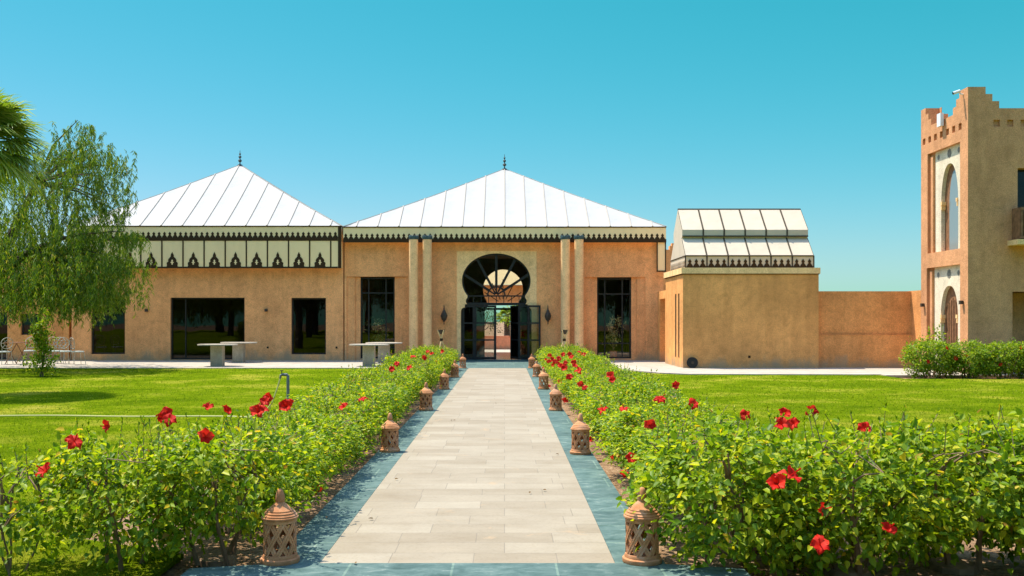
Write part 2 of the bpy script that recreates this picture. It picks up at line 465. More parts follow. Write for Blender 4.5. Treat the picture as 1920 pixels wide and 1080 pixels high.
# ------------------------------------------------------------------ setting: ground, lawn, path
PX = -0.24                                  # middle of the path
g = MB(); g.add([(-700, -300, -0.05), (700, -300, -0.05), (700, 1200, -0.05), (-700, 1200, -0.05)], [(0, 1, 2, 3)])
tag(g.build("ground", M['soil']), kind='structure')

def sheet(name, poly, z, m, thick=0.06):
    mb = MB(); mb.prism(poly, lambda u, v, w: (u, v, w), z - thick, z)
    o = mb.build(name, m); tag(o, kind='structure'); return o
sheet("lawn", [(-40, 6.9), (-3.2, 6.9), (-3.2, 31.2), (-40, 31.2)], 0.0, M['lawn'], 0.03)
sheet("lawn", [(-40, 3.0), (-2.2, 3.0), (-2.2, 6.4), (-3.2, 6.9), (-40, 6.9)], 0.0, M['lawn'], 0.03)
sheet("lawn", [(2.5, 7.1), (40, 7.1), (40, 25.6), (11, 25.6), (11, 27.3), (5.4, 27.5), (4.6, 28.2), (3.9, 29.6), (3.2, 31.1), (2.5, 31.1)], 0.0, M['lawn'], 0.03)
sheet("lawn", [(-60, -70), (-2.0, -70), (-2.0, 2.99), (-60, 2.99)], 0.0, M['lawn'], 0.03)
sheet("lawn", [(1.6, -70), (60, -70), (60, 4.6), (1.6, 4.6)], 0.0, M['lawn'], 0.03)
sheet("path", [(PX - 0.955, 6.03), (PX + 0.955, 6.03), (PX + 0.955, 30.8), (PX - 0.955, 30.8)], 0.03, M['travertine'])
sheet("path_border", [(PX - 1.28, 4.6), (PX - 0.957, 6.03), (PX - 0.957, 30.8), (PX - 1.28, 30.8)], 0.03, M['slate'])
sheet("path_border", [(PX + 0.957, 6.03), (PX + 1.28, 4.6), (PX + 1.28, 30.8), (PX + 0.957, 30.8)], 0.03, M['slate'])
arc = [(PX - 1.75 + 3.5 * k / 12, 5.2 - 0.30 * (1 - ((k - 6) / 6) ** 2)) for k in range(13)]
sheet("path_border", arc + [(PX + 1.75, 5.9), (PX + 1.28, 6.0), (PX + 0.95, 6.027), (PX - 0.95, 6.027), (PX - 1.28, 6.0), (PX - 1.75, 5.9)], 0.034, M['slate'])
sheet("path", [(PX - 1.75, 5.2), (PX - 1.75, -6), (PX + 1.75, -6), (PX + 1.75, 5.2)] + arc[-2:0:-1], 0.022, M['travertine'])
sheet("entrance_paving", [(PX - 1.75, 30.803), (PX + 1.75, 30.803), (PX + 1.75, 36.5), (PX - 1.75, 36.5)], 0.03, M['slate'])
sheet("terrace", [(-40, 31.1), (PX - 1.753, 31.1), (PX - 1.753, 36.9), (-40, 36.9)], 0.025, M['paving'])
sheet("terrace", [(PX + 1.753, 31.1), (3.3, 31.1), (4.0, 29.6), (4.7, 28.2), (5.5, 27.5), (11, 27.3), (11, 26.9), (40, 26.9), (40, 36.9), (PX + 1.753, 36.9)], 0.025, M['paving'])
sheet("rear_terrace", [(-30, 46.2), (30, 46.2), (30, 58), (-30, 58)], 0.02, M['paving'])

# grass blades over the lawns
rng = np.random.default_rng(5)
def in_poly(x, y, poly):
    inside = np.zeros(len(x), bool)
    j = len(poly) - 1
    for i in range(len(poly)):
        xi, yi = poly[i]; xj, yj = poly[j]
        c = ((yi > y) != (yj > y)) & (x < (xj - xi) * (y - yi) / (yj - yi + 1e-12) + xi)
        inside ^= c; j = i
    return inside
def grass(poly, x0, x1, y0, y1, n, h0, h1, w):
    y = 1.0 / rng.uniform(1 / y1, 1 / y0, n)       # denser near the viewer
    x = rng.uniform(x0, x1, n)
    k = in_poly(x, y, poly) & (np.abs(x) < y * 0.62 + 1.0)
    x, y = x[k], y[k]; n = len(x)
    a = rng.uniform(0, 2 * PI, n); h = rng.uniform(h0, h1, n) * (0.8 + y / 60); ww = w * (0.6 + y / 14)
    lean = rng.uniform(0.1, 0.8, n) * h; la = rng.uniform(0, 2 * PI, n)
    b = np.stack([x, y, np.zeros(n)], 1)
    s = np.stack([np.cos(a) * ww, np.sin(a) * ww, np.zeros(n)], 1)
    t = b + np.stack([np.cos(la) * lean, np.sin(la) * lean, h], 1)
    v = np.stack([b - s, b + s, t], 1).reshape(-1, 3)
    return v
LP = [(-20, 3.0), (-2.2, 3.0), (-2.2, 6.4), (-3.1, 6.9), (-3.1, 31.15), (-20, 31.15)]
RP = [(2.5, 7.0), (20, 7.0), (20, 25.7), (11, 25.7), (11, 27.35), (5.35, 27.55), (4.55, 28.25), (3.85, 29.65), (3.2, 31.15), (2.4, 31.15)]
gv = np.concatenate([grass(LP, -19, -2.2, 5.0, 31.2, 150000, 0.012, 0.030, 0.0035), grass(RP, 2.4, 19, 7.0, 31.2, 140000, 0.012, 0.028, 0.0035)])
go = np_mesh("grass", gv, np.arange(len(gv), dtype=np.int32).reshape(-1, 3), M['grass'])
tag(go, "short bright green grass blades covering both lawns", "grass", kind='stuff')

# ------------------------------------------------------------------ canvas roofs
def pyramid(mb, sm, x0, x1, y0, y1, z0, apex, seams_x, seams_y, sag=0.035):
    """canvas pyramid in strips; sm collects the seams"""
    ax, ay, az = apex
    def surf(side, s, t):
        # s along the eave (0..1), t up the slope plane measured in plan (0 eave .. 1 apex line)
        if side == 'f': return None
    def face(c0, c1, cpos, out, along):     # generic: 'along' coordinate a in [c0,c1], eave at out, apex coordinate cpos
        pass
    sides = [('x', x0, x1, ax, y0, ay), ('x', x0, x1, ax, y1, ay), ('y', y0, y1, ay, x0, ax), ('y', y0, y1, ay, x1, ax)]
    for axis, a0, a1, ac, e, ec in sides:
        cuts = sorted(set([a0, a1, ac] + [q for q in (seams_x if axis == 'x' else seams_y) if a0 < q < a1]))
        seam_set = seams_x if axis == 'x' else seams_y
        def top(a):                          # how far up (0..1) the hip is at a
            return (a - a0) / (ac - a0) if a <= ac else (a1 - a) / (a1 - ac)
        def pt(a, t, dz=0.0):
            y = e + (ec - e) * t; z = z0 + (az - z0) * t + dz
            return (a, y, z) if axis == 'x' else (y, a, z)
        for i in range(len(cuts) - 1):
            b0, b1 = cuts[i], cuts[i + 1]
            nu, nv = 4, 7
            vs = []; fs = []
            for u in range(nu + 1):
                a = b0 + (b1 - b0) * u / nu
                for v in range(nv + 1):
                    tt = top(a) * v / nv
                    d = -sag * math.sin(PI * u / nu) * math.sin(PI * min(1, v / nv)) - 0.10 * math.sin(PI * tt) * (1 - abs(2 * tt - 1) * 0.0) * 0.6
                    vs.append(pt(a, tt, d))
            for u in range(nu):
                for v in range(nv):
                    k = u * (nv + 1) + v
                    fs.append((k, k + nv + 1, k + nv + 2, k + 1))
            mb.add(vs, fs)
        for q in seam_set:
            if a0 < q < a1:
                T = top(q)
                line = [pt(q, T * k / 6, 0.006 - 0.06 * math.sin(PI * T * k / 6)) for k in range(7)]
                sm.tube(line, 0.030, 6)
    for cx_, cy_ in ((x0, y0), (x1, y0), (x0, y1), (x1, y1)):
        line = [(cx_ + (ax - cx_) * k / 8, cy_ + (ay - cy_) * k / 8, z0 + (az - z0) * k / 8 - 0.06 * math.sin(PI * k / 8) + 0.004) for k in range(9)]
        sm.tube(line, 0.014, 5)

def merlon(w):
    hp = [(1.0, 0), (0.92, 0.03), (0.62, 0.07), (0.36, 0.095), (0.30, 0.105), (0.50, 0.125), (0.56, 0.145), (0.48, 0.165), (0.24, 0.19), (0.0, 0.225)]
    r = [(x * w, z) for x, z in hp]
    return r + [(-x, z) for x, z in reversed(r[:-1])]

def lotus():
    hp = [(0.22, 0), (0.20, 0.06), (0.215, 0.12), (0.20, 0.17), (0.15, 0.20), (0.165, 0.25), (0.14, 0.31), (0.09, 0.36), (0.055, 0.40), (0.06, 0.44), (0.045, 0.49), (0.02, 0.53), (0.0, 0.58)]
    return hp + [(-x, z) for x, z in reversed(hp[:-1])]

def finial(mb, x, y, z):
    mb.lathe([(0.12, -0.02), (0.10, 0.03), (0.03, 0.06), (0.022, 0.14), (0.065, 0.17), (0.085, 0.21), (0.065, 0.25), (0.022, 0.28), (0.022, 0.32), (0.055, 0.345), (0.068, 0.38), (0.055, 0.41), (0.018, 0.44), (0.018, 0.47), (0.04, 0.49), (0.045, 0.515), (0.03, 0.54), (0.012, 0.56), (0.010, 0.66), (0.0, 0.68)], (x, y, z), 12)

FY = 36.8                                      # plane of the pavilion fronts
K = FY / 1750
def fx(px): return (px - 946) * K
def fz(py): return 1.6 - (py - 601) * K

def wall_grid(mb, x0, x1, z0, z1, y0, y1, holes, m=0):
    """wall between y0 and y1 with rectangular holes (xa,xb,za,zb), built as butted blocks"""
    xs = sorted(set([x0, x1] + [h[0] for h in holes] + [h[1] for h in holes]))
    for a, b in zip(xs, xs[1:]):
        mid = (a + b) / 2
        hs = sorted([h for h in holes if h[0] < mid < h[1]], key=lambda h: h[2])
        z = z0
        for h in hs:
            if h[2] > z + 1e-6: mb.box(a, b, y0, y1, z, h[2], m)
            z = h[3]
        if z < z1 - 1e-6: mb.box(a, b, y0, y1, z, z1, m)

def window(root, org, xa, xb, za, zb, y, nv=(), nh=(), fr=0.06, gl='glass_dark', name="window"):
    f = MB()
    f.box(xa, xa + fr, y, y + 0.07, za, zb); f.box(xb - fr, xb, y, y + 0.07, za, zb)
    f.box(xa + fr, xb - fr, y, y + 0.07, za, za + fr); f.box(xa + fr, xb - fr, y, y + 0.07, zb - fr, zb)
    for q in nv: f.box(q - 0.025, q + 0.025, y + 0.008, y + 0.062, za + fr, zb - fr)
    vs = [xa + fr] + [s for q in sorted(nv) for s in (q - 0.025, q + 0.025)] + [xb - fr]
    for q in nh:
        for i in range(0, len(vs), 2): f.box(vs[i], vs[i + 1], y + 0.010, y + 0.060, q - 0.025, q + 0.025)
    w = f.build(name, M['frame'], root, org)
    p = MB(); p.add([(xa + 0.02, y + 0.035, za + 0.02), (xb - 0.02, y + 0.035, za + 0.02), (xb - 0.02, y + 0.035, zb - 0.02), (xa + 0.02, y + 0.035, zb - 0.02)], [(0, 1, 2, 3)])
    q = p.build("pane", M[gl], w, org)
    return w

# ------------------------------------------------------------------ main pavilion
PLANTS = []
CX = fx(930.5)                                 # axis of the doorway
XL, XR = fx(643.5), fx(1246)
org = (CX, FY, 0)
hall = thing("entrance_pavilion", org, "main ochre pavilion with white pyramid canvas roof and round horseshoe doorway", "pavilion")
PB = FY + 9.2                                  # its back wall
WT = 0.34
pan0, pan1, panz = fx(856), fx(1006.5), fz(470)
lw = (fx(650), fx(765), 0.0, fz(518.5)); rw = (fx(1096), fx(1210), 0.0, fz(519.5))
ww = MB()
wall_grid(ww, XL + 0.05, XR - 0.05, 0, 4.72, FY, FY + WT, [lw, rw, (pan0, pan1, 0.0, panz)])
ww.box(XL + 0.05, XL + 0.35, FY + WT, PB, 0, 4.72)
ww.box(XR - 0.35, XR - 0.05, FY + WT, PB, 0, 4.72)
# stepped surrounds of the tall windows
for (a, b, i0, i1, w0, w1) in ((fx(650), fx(765), fx(665), fx(749.5), fx(675), fx(739.5)), (fx(1096), fx(1210), fx(1110), fx(1194.5), fx(1120), fx(1184.5))):
    zt = fz(519)
    ww.box(a, i0, FY + 0.05, FY + WT, 0, zt); ww.box(i1, b, FY + 0.05, FY + WT, 0, zt)
    ww.box(i0, w0, FY + 0.10, FY + WT, 0, zt - 0.002); ww.box(w1, i1, FY + 0.10, FY + WT, 0, zt - 0.002)
    ww.box(w0, w1, FY + 0.10, FY + WT, 0, 0.10)
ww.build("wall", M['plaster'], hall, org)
# inside: passage walls, floor, ceiling, rear wall
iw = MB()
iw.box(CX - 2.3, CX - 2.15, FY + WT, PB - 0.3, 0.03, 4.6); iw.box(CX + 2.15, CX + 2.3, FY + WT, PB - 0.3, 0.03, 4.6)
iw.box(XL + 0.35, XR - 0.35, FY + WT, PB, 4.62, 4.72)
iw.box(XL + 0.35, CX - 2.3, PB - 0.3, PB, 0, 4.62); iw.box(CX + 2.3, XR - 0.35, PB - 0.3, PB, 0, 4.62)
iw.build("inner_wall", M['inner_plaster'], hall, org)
fl = MB(); fl.box(CX - 2.15, CX + 2.15, FY + 0.02, PB + 0.1, -0.03, 0.035)
fl.build("floor", M['inner_floor'], hall, org)
fl = MB(); fl.box(CX - 1.62, CX + 1.62, 36.5, FY + 0.02, -0.03, 0.06)
fl.build("doorstep", M['tile'], hall, org)

def arch_r():
    pts = [(1.397, 0), (1.397, 1.93)]
    for k in range(1, 6):
        t = PI / 2 * k / 5
        pts.append((1.25 + 0.147 * math.cos(t), 1.96 + 0.155 * math.sin(t)))
    pts += [(1.235, 2.24), (1.15, 2.255), (1.185, 2.29), (1.205, 2.34), (1.20, 2.41), (1.175, 2.46), (1.145, 2.50)]
    for k in range(0, 21):
        t = rad(-33 + 123 * k / 20)
        pts.append((1.358 * math.cos(t), 3.17 + 1.085 * math.sin(t)))
    return pts
AR = arch_r()
full = AR + [(-x, z) for x, z in reversed(AR[:-1])]        # right base .. apex .. left base
pn = MB()
poly = [(pan0 - CX, 0), (pan0 - CX, panz), (pan1 - CX, panz), (pan1 - CX, 0)] + full
pn.prism(poly, lambda u, v, w: (CX + u, w, v), FY + 0.035, FY + 0.30)
pn.build("arch_surround", M['cream_stucco'], hall, org)

# doorway: black rim, fan bars, transoms, leaves
dy = FY + 0.13
def ring(pts, t, y0, y1, mb):
    """band of thickness t inside an open outline given in order right..left"""
    q = []
    n = len(pts)
    for i in range(n):
        a = Vector(pts[max(i - 1, 0)]); b = Vector(pts[min(i + 1, n - 1)])
        d = (b - a).normalized(); nn = Vector((-d.y, d.x))
        q.append((pts[i][0] + nn.x * t, pts[i][1] + nn.y * t))
    for i in range(n - 1):
        quad = [pts[i], pts[i + 1], q[i + 1], q[i]]
        mb.prism(quad, lambda u, v, w: (CX + u, w, v), y0, y1)
dfm = MB(); ring(full, 0.06, dy, dy + 0.08, dfm)
dfm.box(CX - 1.36, CX + 1.36, dy + 0.002, dy + 0.078, 2.20, 2.31)
dfm.box(CX - 1.12, CX + 1.12, dy + 0.002, dy + 0.078, 2.545, 2.60)
zc = 2.60
def bar(mb, a, b, w, y0, y1):
    a = Vector(a); b = Vector(b); d = (b - a).normalized(); n_ = Vector((-d.y, d.x)) * w / 2
    mb.prism([(a - n_)[:], (b - n_)[:], (b + n_)[:], (a + n_)[:]], lambda u, v, w_: (CX + u, w_, v), y0, y1)
for ang in (90, 62, 118, 33, 147):
    c, s_ = math.cos(rad(ang)), math.sin(rad(ang))
    r1 = 1.0
    while ((r1 * c) / 1.358) ** 2 + ((zc + r1 * s_ - 3.17) / 1.085) ** 2 < 0.95 and r1 < 2.2: r1 += 0.02
    bar(dfm, (0.36 * c, zc + 0.36 * s_), (r1 * c, zc + r1 * s_), 0.10, dy + 0.006, dy + 0.07)
    bar(dfm, (0.0 + 0.05 * c, zc + 0.05 * s_), (0.31 * c, zc + 0.31 * s_), 0.06, dy + 0.006, dy + 0.07)
for k in range(14):
    t0, t1 = PI * k / 14, PI * (k + 1) / 14
    dfm.prism([(0.31 * math.cos(t0), zc + 0.31 * math.sin(t0)), (0.37 * math.cos(t0), zc + 0.37 * math.sin(t0)), (0.37 * math.cos(t1), zc + 0.37 * math.sin(t1)), (0.31 * math.cos(t1), zc + 0.31 * math.sin(t1))], lambda u, v, w: (CX + u, w, v), dy + 0.004, dy + 0.074)
for k in range(-3, 4):
    dfm.box(CX + k * 0.3 - 0.015, CX + k * 0.3 + 0.015, dy + 0.02, dy + 0.06, 2.31, 2.545)
fr = dfm.build("arch_frame", M['frame'], hall, org)
pg = MB()
pg.prism([(x * 0.985, z) for x, z in AR if z > 2.3] + [(-x * 0.985, z) for x, z in reversed(AR[:-1]) if z > 2.3], lambda u, v, w: (CX + u, w, v), dy + 0.036, dy + 0.040)
pg.build("fanlight_pane", M['glass'], fr, org)

def door_leaf(name, x0, x1, y, z0, z1, bars=(0.83, 1.50), solid=False, label=None, rot=0.0, hinge='l', gl='glass'):
    """framed glazed leaf; turned about its hinge edge by rot"""
    hx = x0 if hinge == 'l' else x1
    R = Matrix.Rotation(rot, 3, 'Z')
    def tr(mb):
        mb.v = [tuple(R @ Vector((a - hx, b - y, c)) + Vector((hx, y, 0))) for a, b, c in mb.v]
        return mb
    f = MB(); w = 0.075
    f.box(x0, x0 + w, y, y + 0.05, z0, z1); f.box(x1 - w, x1, y, y + 0.05, z0, z1)
    for a, b in [(z0, z0 + 0.1), (z1 - w, z1)] + [(q - 0.03, q + 0.03) for q in bars]:
        f.box(x0 + w, x1 - w, y + 0.003, y + 0.047, a, b)
    d = tr(f).build(name, M['frame'], hall, org, label=label)
    p = MB(); p.box(x0 + 0.03, x1 - 0.03, y + 0.022, y + 0.028, z0 + 0.03, z1 - 0.03)
    tr(p).build("pane", M[gl], d, org)
    h = MB(); hxx = x1 - 0.04 if hinge == 'l' else x0 + 0.04
    h.tube([(hxx, y - 0.05, 0.95), (hxx, y - 0.05, 1.2)], 0.012, 6)
    tr(h).build("handle", M['iron'], d, org)
    return d
door_leaf("side_panel", CX - 1.34, CX - 0.86, dy + 0.01, 0.06, 2.2, gl='glass_dark')
door_leaf("side_panel", CX + 0.88, CX + 1.34, dy + 0.01, 0.06, 2.2, gl='glass_dark')
door_leaf("door", CX - 0.86, CX - 0.0, dy + 0.01, 0.06, 2.195, label="closed glazed door leaf")
door_leaf("door", CX + 0.02, CX + 0.88, dy + 0.01, 0.06, 2.195, rot=rad(-68), hinge='r', label="glazed door leaf standing open into the hall")
door_leaf("shutter", fx(989), fx(1013.5), FY - 0.17, 0.06, 2.2, rot=rad(4), label="narrow glazed leaf folded back against the outside wall")

# rear wall of the passage with its own smaller arch
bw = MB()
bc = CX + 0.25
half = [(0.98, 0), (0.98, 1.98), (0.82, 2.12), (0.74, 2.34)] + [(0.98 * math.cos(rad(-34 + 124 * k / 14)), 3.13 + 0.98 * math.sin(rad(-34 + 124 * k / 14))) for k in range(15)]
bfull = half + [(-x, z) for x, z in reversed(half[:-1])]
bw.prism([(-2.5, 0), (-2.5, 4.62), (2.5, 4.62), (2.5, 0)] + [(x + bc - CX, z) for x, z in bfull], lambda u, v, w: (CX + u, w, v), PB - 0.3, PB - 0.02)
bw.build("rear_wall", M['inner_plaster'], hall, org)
bd = MB()
for x0_, x1_, z0_, z1_ in ((-0.98, 0.98, 2.12, 2.22), (-0.72, 0.72, 2.36, 2.42), (-0.98, -0.90, 0.03, 2.12), (0.90, 0.98, 0.03, 2.12), (-0.45, -0.39, 0.03, 2.12), (0.40, 0.46, 0.03, 2.12)):
    bd.box(bc + x0_, bc + x1_, PB - 0.2, PB - 0.14, z0_, z1_)
for ang in (90, 58, 122, 28, 152):
    c, s_ = math.cos(rad(ang)), math.sin(rad(ang))
    bar(bd, (bc - CX + 0.25 * c, 2.42 + 0.25 * s_), (bc - CX + 1.2 * c * 0.85, 2.42 + 1.2 * s_), 0.04, PB - 0.19, PB - 0.15)
bd.build("rear_frame", M['frame'], hall, org)

window(hall, org, fx(675), fx(739.5), 0.10, fz(520), FY + 0.20, (fx(690), fx(722.5)), (fz(549), fz(652)), gl='glass_mid')
window(hall, org, fx(1120), fx(1184.5), 0.10, fz(521), FY + 0.20, (fx(1135), fx(1168)), (fz(551), fz(644)), gl='glass_mid')

# valance with its crenel trim, seam and hanging end panel
VY = FY - 0.34
va = MB()
zT, zB = fz(428.5), fz(455)
VB = PB + 0.35
va.box(XL + 0.06, XR, VY, VY + 0.03, zB, zT); va.box(XL + 0.06, XR, VB - 0.03, VB, zB, zT)
va.box(XR - 0.03, XR, VY + 0.03, VB - 0.03, zB, zT)
va.box(XL + 0.06, XR - 0.03, VY + 0.03, VB - 0.03, zB + 0.02, zB + 0.05)
va.box(fx(1229), XR - 0.01, VY + 0.05, VY + 0.07, fz(508), zB)
va.build("valance", M['canvas_cream'], hall, org)
tr = MB()
tr.box(XL + 0.06, XR + 0.01, VY - 0.02, VY + 0.05, zT, zT + 0.045)
tr.box(XR - 0.03, XR + 0.012, VY + 0.05, VB, zT, zT + 0.045)
tr.box(XL + 0.06, XR + 0.005, VY - 0.014, VY, zB - 0.02, zB + 0.11)
tr.box(XR + 0.001, XR + 0.014, VY, VB, zB - 0.02, zB + 0.11)
for a, b in ((fx(1229), fx(1231)), (fx(1244.5), fx(1246.5))): tr.box(a, b, VY + 0.03, VY + 0.08, fz(508), zB - 0.02)
tr.box(fx(1229) , fx(1246.5), VY + 0.028, VY + 0.082, fz(508) - 0.05, fz(508))
x = XL + 0.16
while x < XR - 0.03:
    tr.prism([(u + x, v + zB + 0.11) for u, v in merlon(0.098)], lambda u, v, w: (u, w, v), VY - 0.010, VY - 0.002)
    x += 0.2062
y = VY + 0.15
while y < VB:
    tr.prism([(u + y, v + zB + 0.11) for u, v in merlon(0.098)], lambda u, v, w: (w, u, v), XR + 0.002, XR + 0.010)
    y += 0.2062
tr.build("crenel_trim", M['trim'], hall, org)
rf = MB(); sm = MB()
apx = (0.0, FY + 4.6, 8.33)
pyramid(rf, sm, XL + 0.05, XR + 0.02, VY - 0.02, VB, zT + 0.045, apx, [0.826 * k for k in range(-7, 8)], [FY + 4.6 + 0.9 * k for k in range(-5, 6)])
ro = rf.build("roof", M['canvas'], hall, org, smooth=True)
sm.build("roof_seam", M['seam'], ro, org)
fi = MB(); finial(fi, apx[0], apx[1], apx[2] - 0.03)
fi.build("finial", M['finial'], ro, org, smooth=True)

# four columns standing clear of the wall
CY = 36.15
for px in (775.5, 801, 1060, 1085.5):
    xx = (px - 946) * CY / 1750
    c = MB(); c.lathe([(0.0, 0.0), (0.20, 0.0), (0.20, 0.06), (0.178, 0.07), (0.176, 4.72), (0, 4.72)], (xx, CY, 0.02), 28)
    co_ = c.build("column", M['column_stucco'], hall, org, smooth=True)
    c = MB(); c.lathe([(0, 4.715), (0.178, 4.715), (0.195, 4.735), (0.20, 4.80), (0.19, 4.83)], (xx, CY, 0.02), 28)
    for k in range(12):
        t = 2 * PI * k / 12
        c.lathe([(0.03, 4.82), (0.034, 4.85), (0.0, 4.89)], (xx + 0.165 * math.cos(t), CY + 0.165 * math.sin(t), 0.02), 6)
    c.build("capital", M['tile'], co_, org)

# ------------------------------------------------------------------ left wing
WL, WR = fx(134), fx(641.5)
org = (fx(400), FY, 0)
wing = thing("canvas_roof_wing", org, "long ochre wing with white pyramid canvas roof and lotus panels hanging under its eave", "pavilion")
ww = MB()
holes = [(fx(546), fx(611), fz(664.5), fz(558.5)), (fx(319), fx(458.5), 0.06, fz(558)), (fx(170), fx(234), fz(664), fz(557))]
wall_grid(ww, WL, WR + 0.045, 0, 5.0, FY + 0.01, FY + 0.35, holes)
ww.box(WL, WL + 0.3, FY + 0.35, PB, 0, 5.0); ww.box(WL + 0.3, WR, PB - 0.3, PB, 0, 5.0)
ww.box(WR - 0.3, WR, FY + 0.35, PB - 0.3, 0, 5.0)
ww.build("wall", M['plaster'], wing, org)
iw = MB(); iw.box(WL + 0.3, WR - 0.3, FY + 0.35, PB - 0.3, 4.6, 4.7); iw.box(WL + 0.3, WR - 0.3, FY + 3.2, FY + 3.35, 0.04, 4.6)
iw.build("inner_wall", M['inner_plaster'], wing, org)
fl = MB(); fl.box(WL + 0.3, WR - 0.3, FY + 0.35, PB - 0.3, -0.02, 0.04); fl.build("floor", M['inner_floor'], wing, org)
h = holes
window(wing, org, *h[0], FY + 0.12)
window(wing, org, *h[1], FY + 0.12, (fx(346),), (), name="glazed_door")
window(wing, org, *h[2], FY + 0.12)
VY2 = FY - 0.36
zT2, zM2, zB2 = fz(427), fz(452), fz(503)
va = MB()
X0 = WL - 0.02
va.box(X0, WR + 0.02, VY2, VY2 + 0.03, zB2, zT2)
va.box(X0, X0 + 0.03, VY2 + 0.03, VB, zB2, zT2); va.box(X0 + 0.03, WR, VB - 0.03, VB, zB2, zT2)
va.box(WR - 0.02, WR + 0.015, VY2 + 0.03, FY + 0.009, zB2, zT2)
va.build("valance", M['canvas_cream'], wing, org)
tr = MB()
tr.box(X0 - 0.01, WR + 0.02, VY2 - 0.02, VY2 + 0.05, zT2, zT2 + 0.045)
tr.box(X0, fx(636.5), VY2 - 0.014, VY2, zM2 - 0.02, zM2 + 0.11)
tr.box(X0, fx(636.5), VY2 - 0.016, VY2 - 0.001, zB2 - 0.02, zB2 + 0.04)
tr.box(fx(637), fx(643), VY2 - 0.022, VY2 - 0.001, zB2 - 0.02, zT2 - 0.001)
x = fx(632)
while x > X0 + 0.1:
    tr.prism([(u + x, v + zM2 + 0.11) for u, v in merlon(0.098)], lambda u, v, w: (u, w, v), VY2 - 0.010, VY2 - 0.002)
    x -= 0.2085
bays = [fx(623.4) - 0.824 * k for k in range(0, 13)]
for b in bays: tr.box(b - 0.026, b + 0.026, VY2 - 0.012, VY2 - 0.001, zB2 + 0.04, zM2 - 0.02)
tr.build("crenel_trim", M['trim'], wing, org)
cross = [(0.018, 0), (0.03, 0.03), (0.02, 0.06), (0.035, 0.075), (0.06, 0.07), (0.06, 0.105), (0.035, 0.10), (0.022, 0.115), (0.034, 0.15), (0.02, 0.185), (0.0, 0.20)]
cross = cross + [(-a, b) for a, b in reversed(cross[:-1])]
for b in bays[:-1]:
    c = b - 0.42
    lo = MB(); lo.prism([(u + c, v + zB2 + 0.04) for u, v in lotus()], lambda u, v, w: (u, w, v), VY2 - 0.016, VY2 - 0.002)
    lo_o = lo.build("lotus_panel", M['trim'], wing, org)
    cr = MB(); cr.prism([(u + c, v + zB2 + 0.12) for u, v in cross], lambda u, v, w: (u, w, v), VY2 - 0.0185, VY2 - 0.0161)
    cr.build("cutout", M['canvas_cream'], lo_o, org)
rf = MB(); sm = MB()
ap2 = ((450 - 946) * 41.4 / 1750, FY + 4.6, 1.6 + 292 * 41.4 / 1750)
pyramid(rf, sm, X0 - 0.02, WR + 0.03, VY2 - 0.02, VB, zT2 + 0.045, ap2, [fx(387) + 0.826 * k for k in range(-6, 8)], [FY + 4.6 + 0.9 * k for k in range(-5, 6)])
ro = rf.build("roof", M['canvas'], wing, org, smooth=True)
sm.build("roof_seam", M['seam'], ro, org)
fi = MB(); finial(fi, ap2[0], ap2[1], ap2[2] - 0.03); fi.build("finial", M['finial'], ro, org, smooth=True)
for px, py in ((502, 651.5), (631, 651.5)):
    o = MB(); xx, zz = fx(px), fz(py); o.box(xx - 0.035, xx + 0.035, FY - 0.012, FY + 0.012, zz - 0.035, zz + 0.035); o.build("outlet_box", M['trim'], wing, org)

# far left annex behind the tree
org = (-19, FY, 0)
an = thing("annex_building", org, "low flat roofed ochre annex at the far left behind the drooping tree", "building")
ww = MB()
hA = [(fx(30), fx(66), fz(628), fz(588)), (fx(-60), fx(5), 0.06, fz(585))]
wall_grid(ww, -26, WL - 0.03, 0, 4.3, FY + 0.35, FY + 0.7, hA)
ww.box(-26, WL - 0.03, FY + 0.7, PB, 4.0, 4.3); ww.box(-26, -25.7, FY + 0.7, PB, 0, 4.0); ww.box(-25.7, WL - 0.03, PB - 0.3, PB, 0, 4.0)
ww.box(fx(118), fx(128), FY + 0.05, FY + 0.35, 0, 4.0)
ww.build("wall", M['plaster_orange'], an, org)
window(an, org, *hA[0], FY + 0.45); window(an, org, *hA[1], FY + 0.45, name="glazed_door")

# ------------------------------------------------------------------ right annex block with two-tier canvas roof
BX0, BX1, BY0, BY1 = (1280.5 - 946) * 31 / 1750, (1535 - 946) * 31 / 1750, 31.0, 34.35
org = ((BX0 + BX1) / 2, BY0, 0)
blk = thing("annex_block", org, "plain ochre block with ivory two tier canvas roof and slits in its left side", "building")
bz = 1.6 + (601 - 513) * 31 / 1750
ww = MB()
wall_grid_x = []
sl = [(BY0 + 0.62, BY0 + 0.86), (BY0 + 1.20, BY0 + 1.44)]
zs0, zs1 = 0.34, 2.52
ww.box(BX0 + 0.3, BX1, BY0, BY0 + 0.3, 0, bz)
ys = [BY0, sl[0][0], sl[0][1], sl[1][0], sl[1][1], BY1]
for i in range(0, 6, 2): ww.box(BX0, BX0 + 0.3, ys[i], ys[i + 1], 0, bz)
for a, b in sl: ww.box(BX0, BX0 + 0.3, a, b, 0, zs0); ww.box(BX0, BX0 + 0.3, a, b, zs1, bz)
ww.box(BX1 - 0.3, BX1, BY0 + 0.3, BY1, 0, bz); ww.box(BX0 + 0.3, BX1 - 0.3, BY1 - 0.3, BY1, 0, bz)
